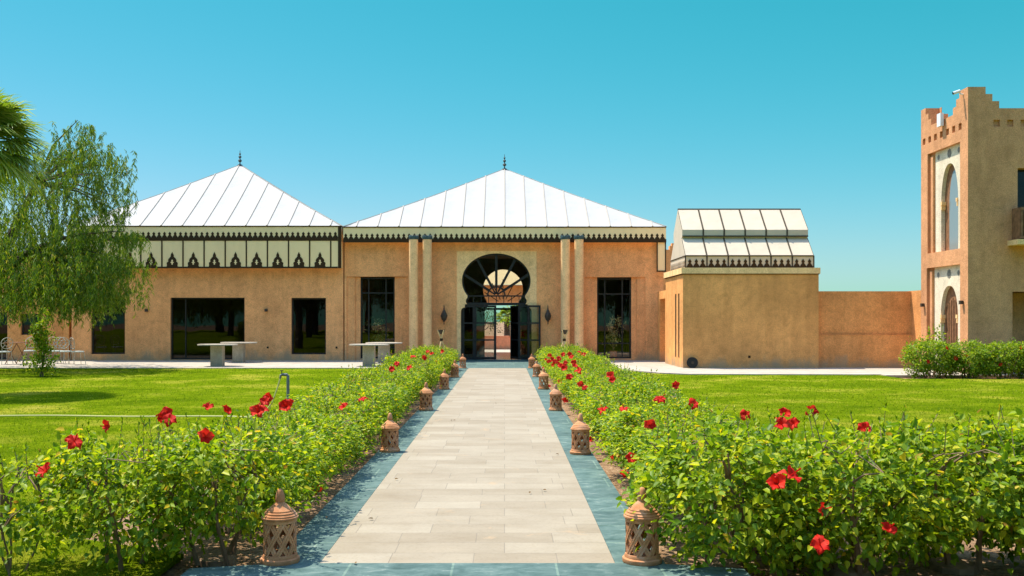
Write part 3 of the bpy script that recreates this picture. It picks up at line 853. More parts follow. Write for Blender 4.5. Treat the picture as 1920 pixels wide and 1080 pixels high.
# low wall running on to the pavilion, with a deep doorway
lwz = 2.72
ww.box(BX0 + 0.02, BX0 + 0.75, BY1, 34.55, 0, lwz); ww.box(BX0 + 0.02, BX0 + 0.75, 35.75, 36.25, 0, lwz); ww.box(BX0 + 0.02, BX0 + 0.75, 34.55, 35.75, 2.42, lwz)
ww.box(BX0 + 0.55, BX0 + 0.75, 34.55, 35.75, 0, 2.42)
ww.box(BX0 + 0.3, BX1 - 0.3, BY0 + 0.3, BY1 - 0.3, bz - 0.1, bz - 0.01)
ww.build("wall", M['plaster_ochre'], blk, org)
for a, b in sl:
    s_ = MB(); s_.box(BX0 + 0.015, BX0 + 0.05, a, b, zs0, zs1); s_.build("slit_window", M['frame'], blk, org)
cn = MB(); cz1 = 1.6 + (601 - 502) * 31 / 1750
cn.box(BX0 - 0.06, BX1 + 0.04, BY0 - 0.06, BY1 + 0.06, bz, cz1)
cn.build("cornice", M['cream_stucco'], blk, org)
c2 = MB(); c2.box(BX0 - 0.035, BX1 + 0.02, BY0 - 0.035, BY1 + 0.03, bz - 0.025, bz - 0.001); c2.build("cornice_line", M['trim'], blk, org)
RX0, RX1, RY0, RY1 = BX0 + 0.15, BX1 - 0.06, BY0 + 0.32, BY1 - 0.22
zf0, zf1 = cz1, cz1 + 0.42
yl, zl = RY0 + 0.66, zf1 + 0.66
yu, zu0, zu1 = yl - 0.08, zl + 0.05, zl + 0.27
yr, zr = (RY0 + RY1) / 2, zu1 + 0.80
ro = MB()
prof = [(RY0, zf0), (RY0, zf1), (yl, zl), (yu, zu0), (yu, zu1), (yr, zr)]
prof = prof + [(2 * yr - a, b) for a, b in reversed(prof[:-1])]
ro.prism(prof, lambda u, v, w: (w, u, v), RX0, RX1)
rob = ro.build("roof", M['canvas_ivory'], blk, org)
st = MB()
nb = 6
def strip(p, q, w=0.028, up=0.012):
    st.tube([p, q], w, 6)
for k in range(nb + 1):
    x = RX0 + (RX1 - RX0) * k / nb
    if 0 < k < nb:
        strip((x, RY0 - 0.004, zf0 + 0.02), (x, RY0 - 0.004, zf1)); strip((x, RY0, zf1), (x, yl, zl)); strip((x, yu - 0.004, zu0), (x, yu - 0.004, zu1)); strip((x, yu, zu1), (x, yr, zr))
for (a, b) in ((RY0 - 0.006, zf1), (yu - 0.006, zu0), (yr, zr), (RY0 - 0.006, zf0 + 0.03)):
    strip((RX0, a, b), (RX1, a, b), 0.026)
for e in (RX0 - 0.004, RX1 + 0.004):
    strip((e, RY0, zf0), (e, RY0, zf1), 0.024); strip((e, RY0, zf1), (e, yl, zl), 0.008); strip((e, yu, zu1), (e, yr, zr), 0.008)
    strip((e, RY0, zf1), (e, RY1, zf1), 0.02)
st.build("roof_strap", M['strap'], rob, org)
mt = MB()
mt.box(RX0 + 0.03, RX1 - 0.03, RY0 - 0.030, RY0 - 0.024, zf0 + 0.02, zf0 + 0.07)
for k in range(nb):
    bx = RX0 + (RX1 - RX0) * (k + 0.5) / nb
    for d in (-0.215, 0.0, 0.215):
        mt.prism([(u + bx + d, v * 1.15 + zf0 + 0.06) for u, v in merlon(0.098)], lambda u, v, w: (u, w, v), RY0 - 0.020, RY0 - 0.008)
for k in range(12):
    yy = RY0 + 0.15 + k * 0.225
    if yy < RY1: mt.prism([(u + yy, v + zf0 + 0.05) for u, v in merlon(0.06)], lambda u, v, w: (w, u, v), RX0 - 0.012, RX0 - 0.002)
mt.build("crenel_trim", M['trim'], rob, org)
o = MB(); xx, zz = P(1405, 669, BY0)[0], P(1405, 669, BY0)[2]; o.box(xx - 0.04, xx + 0.04, BY0 - 0.012, BY0 + 0.01, zz - 0.04, zz + 0.04); o.build("outlet_box", M['trim'], blk, org)

# ------------------------------------------------------------------ garden wall
TX = 13.64                                      # tower's left face
org = (12, 31.25, 0)
gw = thing("garden_wall", org, "plain orange garden wall between the ochre block and the tower", "wall")
mb = MB()
gz = 1.6 + 55 * 31.25 / 1750
mb.box(BX1 + 0.002, TX + 0.0, 31.30, 31.6, 0, gz)
mb.box(BX1 + 0.002, TX - 0.0, 31.20, 31.30, 0, 1.10)
mb.box(TX + 0.0, TX + 0.3, 30.57, 31.6, 0, gz + 0.01)
mb.build("wall", M['plaster_orange'], gw, org)
cp = MB(); cp.box(BX1 + 0.002, TX, 31.19, 31.302, 1.10, 1.125); cp.build("ledge", M['plaster_orange'], gw, org)

# ------------------------------------------------------------------ tower
Y0, Y1 = 27.47, 30.56
org = (TX, Y0, 0)
tw = thing("stepped_tower", org, "two storey ochre tower with stepped corner merlons and pointed arch openings in its lit side", "tower")
wm = MB()
ZP = 7.85                                       # parapet
T = 0.45
rec = [(27.95, 30.10, 3.76, 6.96), (27.95, 30.16, 0.0, 3.29)]
sq0, sq1 = 7.31, 7.51
# side wall, built as blocks along Y
def ybox(a, b, z0, z1, x0=TX, x1=TX + T): wm.box(x0, x1, a, b, z0, z1)
ybox(Y0, 27.95, 0, sq0); ybox(30.16, Y1, 0, sq0)
ybox(30.10, 30.16, 3.29, sq0)
ybox(27.95, 30.10, 6.96, sq0); ybox(27.95, 30.10, 3.29, 3.76)
sqy = [27.85 + 0.40 * k for k in range(7)]
prev = Y0
for q in sqy: ybox(prev, q, sq0, sq1); ybox(q, q + 0.19, sq0, sq1, TX + 0.07, TX + T); prev = q + 0.19
ybox(prev, Y1, sq0, sq1)
ybox(Y0, Y1, sq1, ZP)
# stepped merlons at both corners
for k in range(3):
    z0_, z1_ = ZP + 0.21 * k, ZP + 0.21 * (k + 1)
    d = 0.92 - 0.2 * k
    wm.box(TX, TX + T, Y0, Y0 + d, z0_, z1_); wm.box(TX, TX + T, Y1 - d + 0.2, Y1, z0_, z1_)
    wm.box(TX + T, TX + d, Y0, Y0 + T, z0_, z1_)
    wm.box(TX + T, TX + d - 0.05, Y1 - T, Y1, z0_, z1_)
# front wall
FX1 = 22.0
wz = (15.10, 17.3, 3.95, 6.09); gd = (14.95, 19.5, 0.0, 2.45)
fxs = [TX + T, gd[0], wz[0], wz[1], gd[1], FX1]
for a, b in zip(fxs, fxs[1:]):
    mid = (a + b) / 2
    z = 0.0
    if gd[0] < mid < gd[1]: z = gd[3]
    if wz[0] < mid < wz[1]:
        wm.box(a, b, Y0, Y0 + T, z, wz[2]); z = wz[3]
    wm.box(a, b, Y0, Y0 + T, z, sq0)
prev = TX + T; q = 13.99
wm.box(TX + T, FX1, Y0 + 0.07, Y0 + T, sq0, sq1)
q = 14.39
wm.box(TX + T, q, Y0, Y0 + 0.07, sq0, sq1)
while q < 21.5:
    wm.box(q + 0.19, q + 0.40, Y0, Y0 + 0.07, sq0, sq1); q += 0.40
wm.box(TX + T, FX1, Y0, Y0 + T, sq1, ZP)
wm.box(TX + T, FX1, Y1 - T, Y1, 0, ZP)
wm.box(FX1 - T, FX1, Y0 + T, Y1 - T, 0, ZP)
wm.box(TX + T, FX1 - T, Y0 + T, Y1 - T, 7.0, 7.2)
wm.box(TX + T, FX1 - T, Y0 + T, Y1 - T, 3.4, 3.6)
wm.box(gd[0] , gd[1], Y0 + 1.2, Y0 + 1.3, 0.0, 2.45)
wm.build("wall", M['plaster_tower'], tw, org)
def pointed(c, hw, spring, apex, base, n=10):
    r = []
    for k in range(n + 1):
        t = k / n
        r.append((c + hw * math.cos(t * PI / 2) ** 0.85, spring + (apex - spring) * math.sin(t * PI / 2) ** 1.08))
    return [(c + hw, base)] + r + [(2 * c - a, b) for a, b in reversed(r[:-1])] + [(c - hw, base)]
for (ya, yb, za, zb), (c, hw, spr, apx_, base), nm in ((rec[0], (28.86, 0.55, 5.30, 6.46, 3.76), 0), (rec[1], (28.88, 0.56, 1.75, 2.68, 0.0), 1)):
    pil = MB()
    pil.box(TX + 0.12, TX + T, yb - 0.30, yb, za, zb); pil.box(TX + 0.05, TX + 0.12, yb - 0.27, yb - 0.12, za, zb - 0.10)
    pil.build("pilaster", M['plaster_tower'], tw, org)
    pa = MB(); ar = pointed(c, hw, spr, apx_, base)
    yb2 = yb - 0.30
    lowz = spr - 0.25
    pa.prism([(ya, base), (ya, zb), (yb2, zb), (yb2, base)] + ar, lambda u, v, w: (w, u, v), TX + 0.12, TX + 0.24)
    s_ = pa.build("arch_surround", M['tower_cream'], tw, org)
    for sgn in (-1, 1):
        cb = MB()
        yy = c + sgn * (hw - 0.06)
        cb.box(TX + 0.10, TX + 0.232, min(yy, yy + sgn * 0.055), max(yy, yy + sgn * 0.055), spr - 0.22, spr - 0.08)
        yy2 = c + sgn * (hw - 0.10)
        cb.box(TX + 0.09, TX + 0.234, min(yy2, yy2 + sgn * 0.095), max(yy2, yy2 + sgn * 0.095), spr - 0.08, spr + 0.03)
        cb.build("corbel", M['cream_stucco'], s_, org)
    d = MB(); d.prism([(a * 1.0, b) for a, b in pointed(c, hw + 0.05, spr, apx_ + 0.05, base)], lambda u, v, w: (w, u, v), TX + 0.245, TX + 0.29)
    dd = d.build("window" if nm == 0 else "door", M['wood'], tw, org)
    if nm == 0:
        cu = MB(); cu.prism([(a, b) for a, b in pointed(c - 0.16, hw - 0.14, spr - 0.1, apx_ - 0.2, base + 0.02)], lambda u, v, w: (w, u, v), TX + 0.236, TX + 0.2448)
        cu.build("pane", M['curtain'], dd, org)
    else:
        gr = MB()
        for k in range(-5, 6): gr.box(TX + 0.236, TX + 0.2448, c + k * 0.11 - 0.012, c + k * 0.11 + 0.012, 0.05, 2.3 - abs(k) * 0.07)
        gr.build("door_board", M['trim'], dd, org)
    for yy, ss in ((c, 1.0), (c + 0.72 if c + 0.72 < yb2 - 0.12 else yb2 - 0.14, 0.6), (c - 0.60, 0.6)):
        zz = (apx_ + zb) / 2 + 0.06; mo = MB()
        for k in range(8):
            t = 2 * PI * k / 8
            mo.box(TX + 0.112, TX + 0.119, yy + 0.09 * ss * math.cos(t) - 0.038 * ss, yy + 0.09 * ss * math.cos(t) + 0.038 * ss, zz + 0.10 * ss * math.sin(t) - 0.04 * ss, zz + 0.10 * ss * math.sin(t) + 0.04 * ss)
        mo.box(TX + 0.112, TX + 0.119, yy - 0.056 * ss, yy + 0.056 * ss, zz - 0.065 * ss, zz + 0.065 * ss)
        mo.build("carved_motif", M['motif'], s_, org)
window(tw, org, 15.10, 17.3, 3.95, 6.09, Y0 + 0.30, (16.2,), (), name="window")
bl = MB(); bl.box(14.80, 17.6, Y0 - 0.55, Y0 - 0.002, 3.80, 3.95); bl.build("balcony_slab", M['cream_stucco'], tw, org)
rl = MB()
rl.box(14.93, 17.5, Y0 - 0.50, Y0 - 0.44, 4.80, 4.88); rl.box(14.93, 17.5, Y0 - 0.50, Y0 - 0.44, 3.98, 4.05)
for k in range(30): rl.box(14.94 + k * 0.085, 14.99 + k * 0.085, Y0 - 0.49, Y0 - 0.45, 4.05, 4.80)
rl.box(14.93, 14.98, Y0 - 0.44, Y0 - 0.004, 3.98, 4.88)
rl.build("balcony_railing", M['wood'], tw, org)

# twiggy plants standing just inside the tall windows
for px, lab in ((707, "pale twiggy plant inside the tall window left of the columns"), (1152, "pale twiggy plant inside the tall window right of the columns")):
    g = np.random.default_rng(px); xx = fx(px); yy = FY + 0.46
    t = thing("indoor_plant", (xx, yy, 0.035), lab, "plant", "plants inside the tall windows")
    cl = np.stack([g.normal(size=46) * 0.17, g.normal(size=46) * 0.06, g.uniform(0.62, 1.7, 46)], 1)
    cl[:, 0] *= 0.5 + 0.7 * np.clip((cl[:, 2] - 0.4) / 0.9, 0, 1)
    idx = np.repeat(np.arange(46), 12); p_ = cl[idx] + g.normal(size=(len(idx), 3)) * 0.05
    PLANTS.append((t, p_, g))
    b = MB(); b.lathe([(0, 0), (0.13, 0), (0.17, 0.18), (0.15, 0.34), (0.17, 0.36), (0.15, 0.36), (0.13, 0.30), (0, 0.30)], n=18); b.build("pot", M['terracotta'], t)
    b = MB()
    for k in range(9): b.tube([(0, 0, 0.3), tuple(cl[k * 5] * np.array([0.4, 0.4, 0.7])), tuple(cl[k * 5])], [0.012, 0.008, 0.003], 5)
    b.build("stems", M['bark'], t)

# building far behind, between pavilion and block
org = (7.6, 50, 0)
bb = thing("rear_building", org, "orange crenellated building showing in the gap between the pavilion and the block", "building")
mb = MB(); q = 50 / 1750
mb.box((1215 - 946) * q, 9.8, 50, 53, 0, 1.6 + (601 - 468) * q)
mb.box((1256 - 946) * q, 9.4, 50.0, 50.4, 1.6 + (601 - 468) * q, 1.6 + (601 - 461) * q); mb.box((1260 - 946) * q, 9.4, 50, 50.4, 1.6 + (601 - 461) * q, 1.6 + (601 - 456) * q)
mb.build("wall", M['plaster_orange'], bb, org)
wd = MB(); wd.box((1247 - 946) * q, (1252 - 946) * q + 0.6, 49.98, 50.02, 1.6 + (601 - 548) * q, 1.6 + (601 - 534) * q); wd.build("window", M['frame'], bb, org)

# rear gallery and low wall seen through the doorway
org = (-0.3, 54, 0)
rg = thing("rear_gallery", org, "brown gallery with a pale awning seen through the open doorway", "gallery")
mb = MB(); mb.box(-6, 5, 54, 54.4, 2.55, 3.65); mb.box(-2.05, -1.25, 54, 54.4, 0, 2.55); mb.box(1.45, 2.2, 54, 54.4, 0, 2.55)
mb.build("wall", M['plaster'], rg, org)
mb = MB(); mb.add([(-6, 53.6, 3.66), (5, 53.6, 3.66), (5, 55.4, 6.2), (-6, 55.4, 6.2)], [(0, 1, 2, 3)]); mb.build("awning", M['canvas_cream'], rg, org)
mb = MB(); org = (0, 51, 0)
mb.box(-7, 6, 51, 51.25, 0, 0.72); mb.box(-7.0, 6.0, 50.97, 51.28, 0.72, 0.76)
o = mb.build("low_wall", M['plaster_pink'], None, org); tag(o, "low pink rendered wall beyond the open doorway", "wall")

# ------------------------------------------------------------------ wall lamps and fittings
def block_light(x, y, z, axis, label):
    t = thing("wall_light", (x, y, z), label, "wall light", "small square wall lights")
    b = MB()
    if axis == 'y':
        b.box(x - 0.055, x + 0.055, y - 0.11, y - 0.03, z - 0.055, z + 0.055); b2 = MB(); b2.box(x - 0.035, x + 0.035, y - 0.03, y, z - 0.04, z + 0.04)
    else:
        b.box(x - 0.11, x - 0.03, y - 0.055, y + 0.055, z - 0.055, z + 0.055); b2 = MB(); b2.box(x - 0.03, x, y - 0.035, y + 0.035, z - 0.04, z + 0.04)
    b.build("lamp_housing", M['iron'], t, (x, y, z)); b2.build("bracket", M['black'], t, (x, y, z))
block_light(fx(275.5), FY + 0.01, fz(582), 'y', "small brown square wall light left of the wide glazed door")
block_light(fx(499.5), FY + 0.01, fz(581.5), 'y', "small brown square wall light between the wide glazed door and the next window")
yy = TX * 1750 / (1733 - 946); block_light(TX, yy, 1.6 + 29 * yy / 1750, 'x', "small dark wall light on the tower's far corner, beside the garden wall")
yy = TX * 1750 / (1806 - 946); block_light(TX, yy, 1.6 + 34 * yy / 1750, 'x', "small dark wall light on the tower's near corner above the hedge")

def sconce(x, label):
    z = fz(593); y = FY - 0.16
    t = thing("wall_lantern", (x, y, z), label, "lantern", "pierced iron lanterns flanking the doorway")
    o_ = (x, y, z)
    b = MB(); b.lathe([(0.02, -0.22), (0.07, -0.15), (0.115, -0.05), (0.125, 0.03), (0.10, 0.12), (0.06, 0.17)], o_, 8)
    for k in range(8):
        a = 2 * PI * k / 8
        b.tube([(x + 0.128 * math.cos(a), y + 0.128 * math.sin(a), z + 0.03), (x + 0.075 * math.cos(a), y + 0.075 * math.sin(a), z - 0.15)], 0.010, 4)
    b.build("cage", M['iron'], t, o_)
    b = MB(); b.lathe([(0.075, 0.165), (0.05, 0.22), (0.025, 0.27), (0.03, 0.30), (0.018, 0.33), (0.010, 0.42), (0.0, 0.46)], o_, 8); b.build("spire", M['iron'], t, o_)
    b = MB(); b.lathe([(0.0, -0.34), (0.014, -0.32), (0.022, -0.28), (0.012, -0.25), (0.03, -0.22)], o_, 8); b.build("pendant", M['iron'], t, o_)
    b = MB(); b.tube([(x, y, z + 0.36), (x, y + 0.06, z + 0.41), (x, FY + 0.0, z + 0.38)], 0.012, 5); b.build("bracket", M['iron'], t, o_)
sconce(fx(833), "pierced iron wall lantern left of the horseshoe doorway")
sconce(fx(1027), "pierced iron wall lantern right of the horseshoe doorway, beside the folded leaf")

cx_ = TX - 0.16; cy_ = TX * 1750 / (1806 - 946); cz_ = 1.6 + 428 * cy_ / 1750
t = thing("security_camera", (cx_, cy_, cz_), "small white security camera at the top of the tower's near corner", "camera")
b = MB(); b.tube([(cx_ - 0.14, cy_, cz_ - 0.03), (cx_ + 0.06, cy_, cz_ + 0.04)], 0.045, 10); b.build("body", M['white_plastic'], t, (cx_, cy_, cz_))
b = MB(); b.tube([(cx_ - 0.15, cy_, cz_ - 0.034), (cx_ - 0.138, cy_, cz_ - 0.03)], 0.038, 10); b.build("lens", M['black'], t, (cx_, cy_, cz_))
b = MB(); b.tube([(cx_ + 0.04, cy_, cz_), (cx_ + 0.10, cy_, cz_ - 0.06), (TX, cy_, cz_ - 0.06)], 0.02, 6); b.build("bracket", M['white_plastic'], t, (cx_, cy_, cz_))
cy_ = TX * 1750 / (1769 - 946); cz_ = 1.6 + 376 * cy_ / 1750; cx_ = TX - 0.10
t = thing("floodlight", (cx_, cy_, cz_), "white floodlight on the tower's parapet between the stepped merlons", "floodlight")
b = MB(); b.box(cx_ - 0.05, cx_ + 0.05, cy_ - 0.12, cy_ + 0.12, cz_ - 0.2, cz_ + 0.2); b.build("housing", M['white_plastic'], t, (cx_, cy_, cz_))
b = MB(); b.box(cx_ + 0.05, TX, cy_ - 0.03, cy_ + 0.03, cz_ - 0.03, cz_ + 0.03); b.build("bracket", M['galv'], t, (cx_, cy_, cz_))

# black hose reel leaning on the block
rx, ry = P(1298, 682, 30.86)[0], 30.86
t = thing("hose_reel", (rx, ry, 0.025), "black round reel standing on edge against the ochre block", "reel")
b = MB(); n_ = 28
for (r0, r1, ya, yb) in ((0.0, 0.18, -0.055, -0.04), (0.0, 0.18, 0.04, 0.055)):
    b.prism([(0.18 * math.cos(2 * PI * k / n_), 0.185 + 0.18 * math.sin(2 * PI * k / n_)) for k in range(n_)], lambda u, v, w: (rx + u, ry + w, 0.025 + v), ya, yb)
b.build("flange", M['black'], t, (rx, ry, 0.025))
b = MB()
for j in range(5):
    b.tube([(rx + 0.15 * math.cos(2 * PI * k / 20), ry - 0.03 + 0.015 * j, 0.21 + 0.15 * math.sin(2 * PI * k / 20)) for k in range(21)], 0.011, 5, cap=False)
b.build("coiled_hose", M['trim'], t, (rx, ry, 0.025))
b = MB(); b.prism([(0.05 * math.cos(2 * PI * k / 12), 0.185 + 0.05 * math.sin(2 * PI * k / 12)) for k in range(12)], lambda u, v, w: (rx + u, ry + w, 0.025 + v), -0.075, -0.0551)
b.build("hub", M['iron'], t, (rx, ry, 0.025))

# ------------------------------------------------------------------ stone tables on the terrace
def table(px, pyb, rx_, label, first=[None]):
    Y = 2800 / (pyb - 601) * (1.575 / 1.6)
    x = (px - 946) * Y / 1750
    loc = (x, Y, 0.025)
    if first[0] is None:
        t = thing("stone_table", loc, label, "table", "oval stone tables on the terrace")
        b = MB(); n = 40
        b.prism([(x + rx_ * math.cos(2 * PI * k / n), Y + 0.55 * math.sin(2 * PI * k / n)) for k in range(n)], lambda u, v, w: (u, v, w), 0.745, 0.785)
        b.build("tabletop", M['marble'], t, loc)
        b = MB(); b.box(x - 0.20, x + 0.20, Y - 0.16, Y + 0.16, 0.025, 0.745)
        for k in range(5): b.box(x - 0.17 + 0.08 * k, x - 0.145 + 0.08 * k, Y - 0.172, Y - 0.16, 0.03, 0.73)
        b.build("pedestal", M['marble'], t, loc)
        first[0] = t
    else:
        copy_thing(first[0], loc, label=label)
table(408, 686.5, 0.68, "nearer stone table in front of the wide glazed door")
table(448, 679.5, 0.68, "farther stone table close to the wall by the wide glazed door")
table(692, 686.5, 0.68, "nearer stone table in front of the tall window left of the columns")
table(720, 680.5, 0.68, "farther stone table close to the tall window left of the columns")

# ------------------------------------------------------------------ bamboo torches
def torch(px, Y, label, rz, first=[None]):
    x = (px - 946) * Y / 1750; loc = (x, Y, 0.025)
    if first[0] is not None: return copy_thing(first[0], loc, rz, label)
    t = thing("garden_torch", loc, label, "torch", "bamboo tripod torches by the hedge ends")
    for k in range(3):
        a = 2 * PI * k / 3
        b = MB(); b.tube([(x + 0.36 * math.cos(a), Y + 0.36 * math.sin(a), 0.025), (x - 0.13 * math.cos(a), Y - 0.13 * math.sin(a), 1.26)], [0.026, 0.022], 7)
        b.build("leg", M['bamboo'], t, loc)
    b = MB(); b.lathe([(0, 1.10), (0.05, 1.10), (0.10, 1.16), (0.125, 1.25), (0.115, 1.25), (0.09, 1.18), (0.0, 1.15)], (x, Y, 0.025), 14); b.build("bowl", M['iron'], t, loc)
    b = MB(); b.lathe([(0.05, 0.88), (0.06, 0.90), (0.06, 0.95), (0.05, 0.97)], (x, Y, 0.0), 10); b.build("tie", M['trim'], t, loc)
    first[0] = t; t.rotation_euler = (0, 0, rz)
    return t
torch(827.5, 33.0, "bamboo tripod torch left of the doorway behind the hedge end", 0.2)
torch(1058, 32.6, "bamboo tripod torch right of the doorway in front of the columns", 0.9)

# ------------------------------------------------------------------ terracotta lanterns along the path
def lantern(x, Y, label, rz, first=[None], sc=1.0):
    loc = (x, Y, 0.03)
    if first[0] is not None: return copy_thing(first[0], loc, rz, label, (sc, sc, sc))
    t = thing("terracotta_lantern", loc, label, "lantern", "pierced terracotta lanterns along the path")
    b = MB(); b.lathe([(0, 0.0), (0.122, 0.0), (0.127, 0.012), (0.125, 0.03), (0.113, 0.037), (0.113, 0.045), (0.108, 0.058), (0.100, 0.06), (0.088, 0.055), (0, 0.05)], loc, 36)
    b.build("base", M['terracotta'], t, loc, smooth=True)
    # lattice body: crossing helical bands around a hollow drum
    b = MB()
    z0, z1, R = 0.052, 0.268, 0.102
    nb_ = 8
    for sgn in (-1, 1):
        for k in range(nb_):
            a0 = 2 * PI * k / nb_ + (0.03 if sgn > 0 else 0)
            secs = 12
            turn = sgn * 2 * PI / nb_ * 2.0 * 0.5 * 2
            vs = []
            for s_ in range(secs + 1):
                f = s_ / secs; a = a0 + turn * f * 0.75; z = z0 + (z1 - z0) * f
                r_ = R + (0.004 if sgn > 0 else 0.0)
                hw = 0.0125 / R * 1.35
                for (da, dr) in ((-hw, -0.014), (-hw, 0.0), (-hw * 0.25, 0.0), (-hw * 0.12, -0.003), (hw * 0.12, -0.003), (hw * 0.25, 0.0), (hw, 0.0), (hw, -0.014)):
                    vs.append((x + (r_ + dr) * math.cos(a + da), Y + (r_ + dr) * math.sin(a + da), 0.03 + z))
            m_ = 8; fs = []
            for s_ in range(secs):
                for j in range(m_):
                    j2 = (j + 1) % m_
                    fs.append((s_ * m_ + j, s_ * m_ + j2, (s_ + 1) * m_ + j2, (s_ + 1) * m_ + j))
            b.add(vs, fs)
    b.lathe([(0.088, 0.262), (0.107, 0.262), (0.109, 0.285), (0.088, 0.285)], loc, 36)
    b.build("lattice_body", M['terracotta'], t, loc)
    prof = [(0.085, 0.283), (0.110, 0.284), (0.118, 0.289), (0.118, 0.298), (0.110, 0.303), (0.111, 0.309), (0.106, 0.314), (0.098, 0.318), (0.099, 0.325), (0.094, 0.330), (0.086, 0.333), (0.086, 0.340), (0.080, 0.345), (0.068, 0.352), (0.052, 0.368), (0.034, 0.384), (0.027, 0.392), (0.030, 0.400), (0.032, 0.412), (0.028, 0.435), (0.021, 0.458), (0.016, 0.470), (0.008, 0.476), (0, 0.477)]
    b = MB(); b.lathe(prof, loc, 36); b.build("lid", M['terracotta'], t, loc, smooth=True)
    first[0] = t
    return t
LYS = [6.07, 11.2, 16.35, 21.3, 25.8, 30.7]
ordn = ["nearest", "second", "third", "fourth", "fifth", "farthest"]
for i, y in enumerate(LYS):
    lantern(PX - 1.135 - (0.085 if i == 0 else 0), y, "%s terracotta lantern in the row on the left border of the path" % ordn[i], 0.1 + i * 0.7, sc=(1, 0.97, 1.03, 0.98, 1.02, 1)[i])
RYS = [6.07, 11.0, 16.3, 21.35, 26.0, 30.7]
for i, y in enumerate(RYS):
    lantern(PX + 1.135, y, "%s terracotta lantern in the row on the right border of the path" % ordn[i], 0.35 + i * 0.9, sc=(1.02, 1, 0.98, 1.03, 0.97, 1)[i])

# ------------------------------------------------------------------ foliage builders
def leaf_mesh(p, d, nrm, L, Wd, droop=0.15, fold=0.25):
    n = len(p)
    d = d / (np.linalg.norm(d, axis=1, keepdims=True) + 1e-9)
    s = np.cross(d, nrm); s /= (np.linalg.norm(s, axis=1, keepdims=True) + 1e-9)
    u = np.cross(s, d)
    L = L[:, None]; Wd = Wd[:, None]
    b = p
    t = p + d * L - u * L * droop
    l1 = p + d * L * 0.22 - s * Wd * 0.46 + u * Wd * fold
    r1 = p + d * L * 0.22 + s * Wd * 0.46 + u * Wd * fold
    l2 = p + d * L * 0.60 - s * Wd * 0.40 + u * (Wd * fold - L * droop * 0.4)
    r2 = p + d * L * 0.60 + s * Wd * 0.40 + u * (Wd * fold - L * droop * 0.4)
    v = np.stack([b, l1, l2, t, r2, r1], 1).reshape(-1, 3)
    k = (np.arange(n) * 6)[:, None]
    f = np.concatenate([k + np.array([0, 3, 2, 1]), k + np.array([0, 5, 4, 3])], 0)
    return v, f.astype(np.int32)

def rdir(n, g): 
    v = g.normal(size=(n, 3)); return v / np.linalg.norm(v, axis=1, keepdims=True)

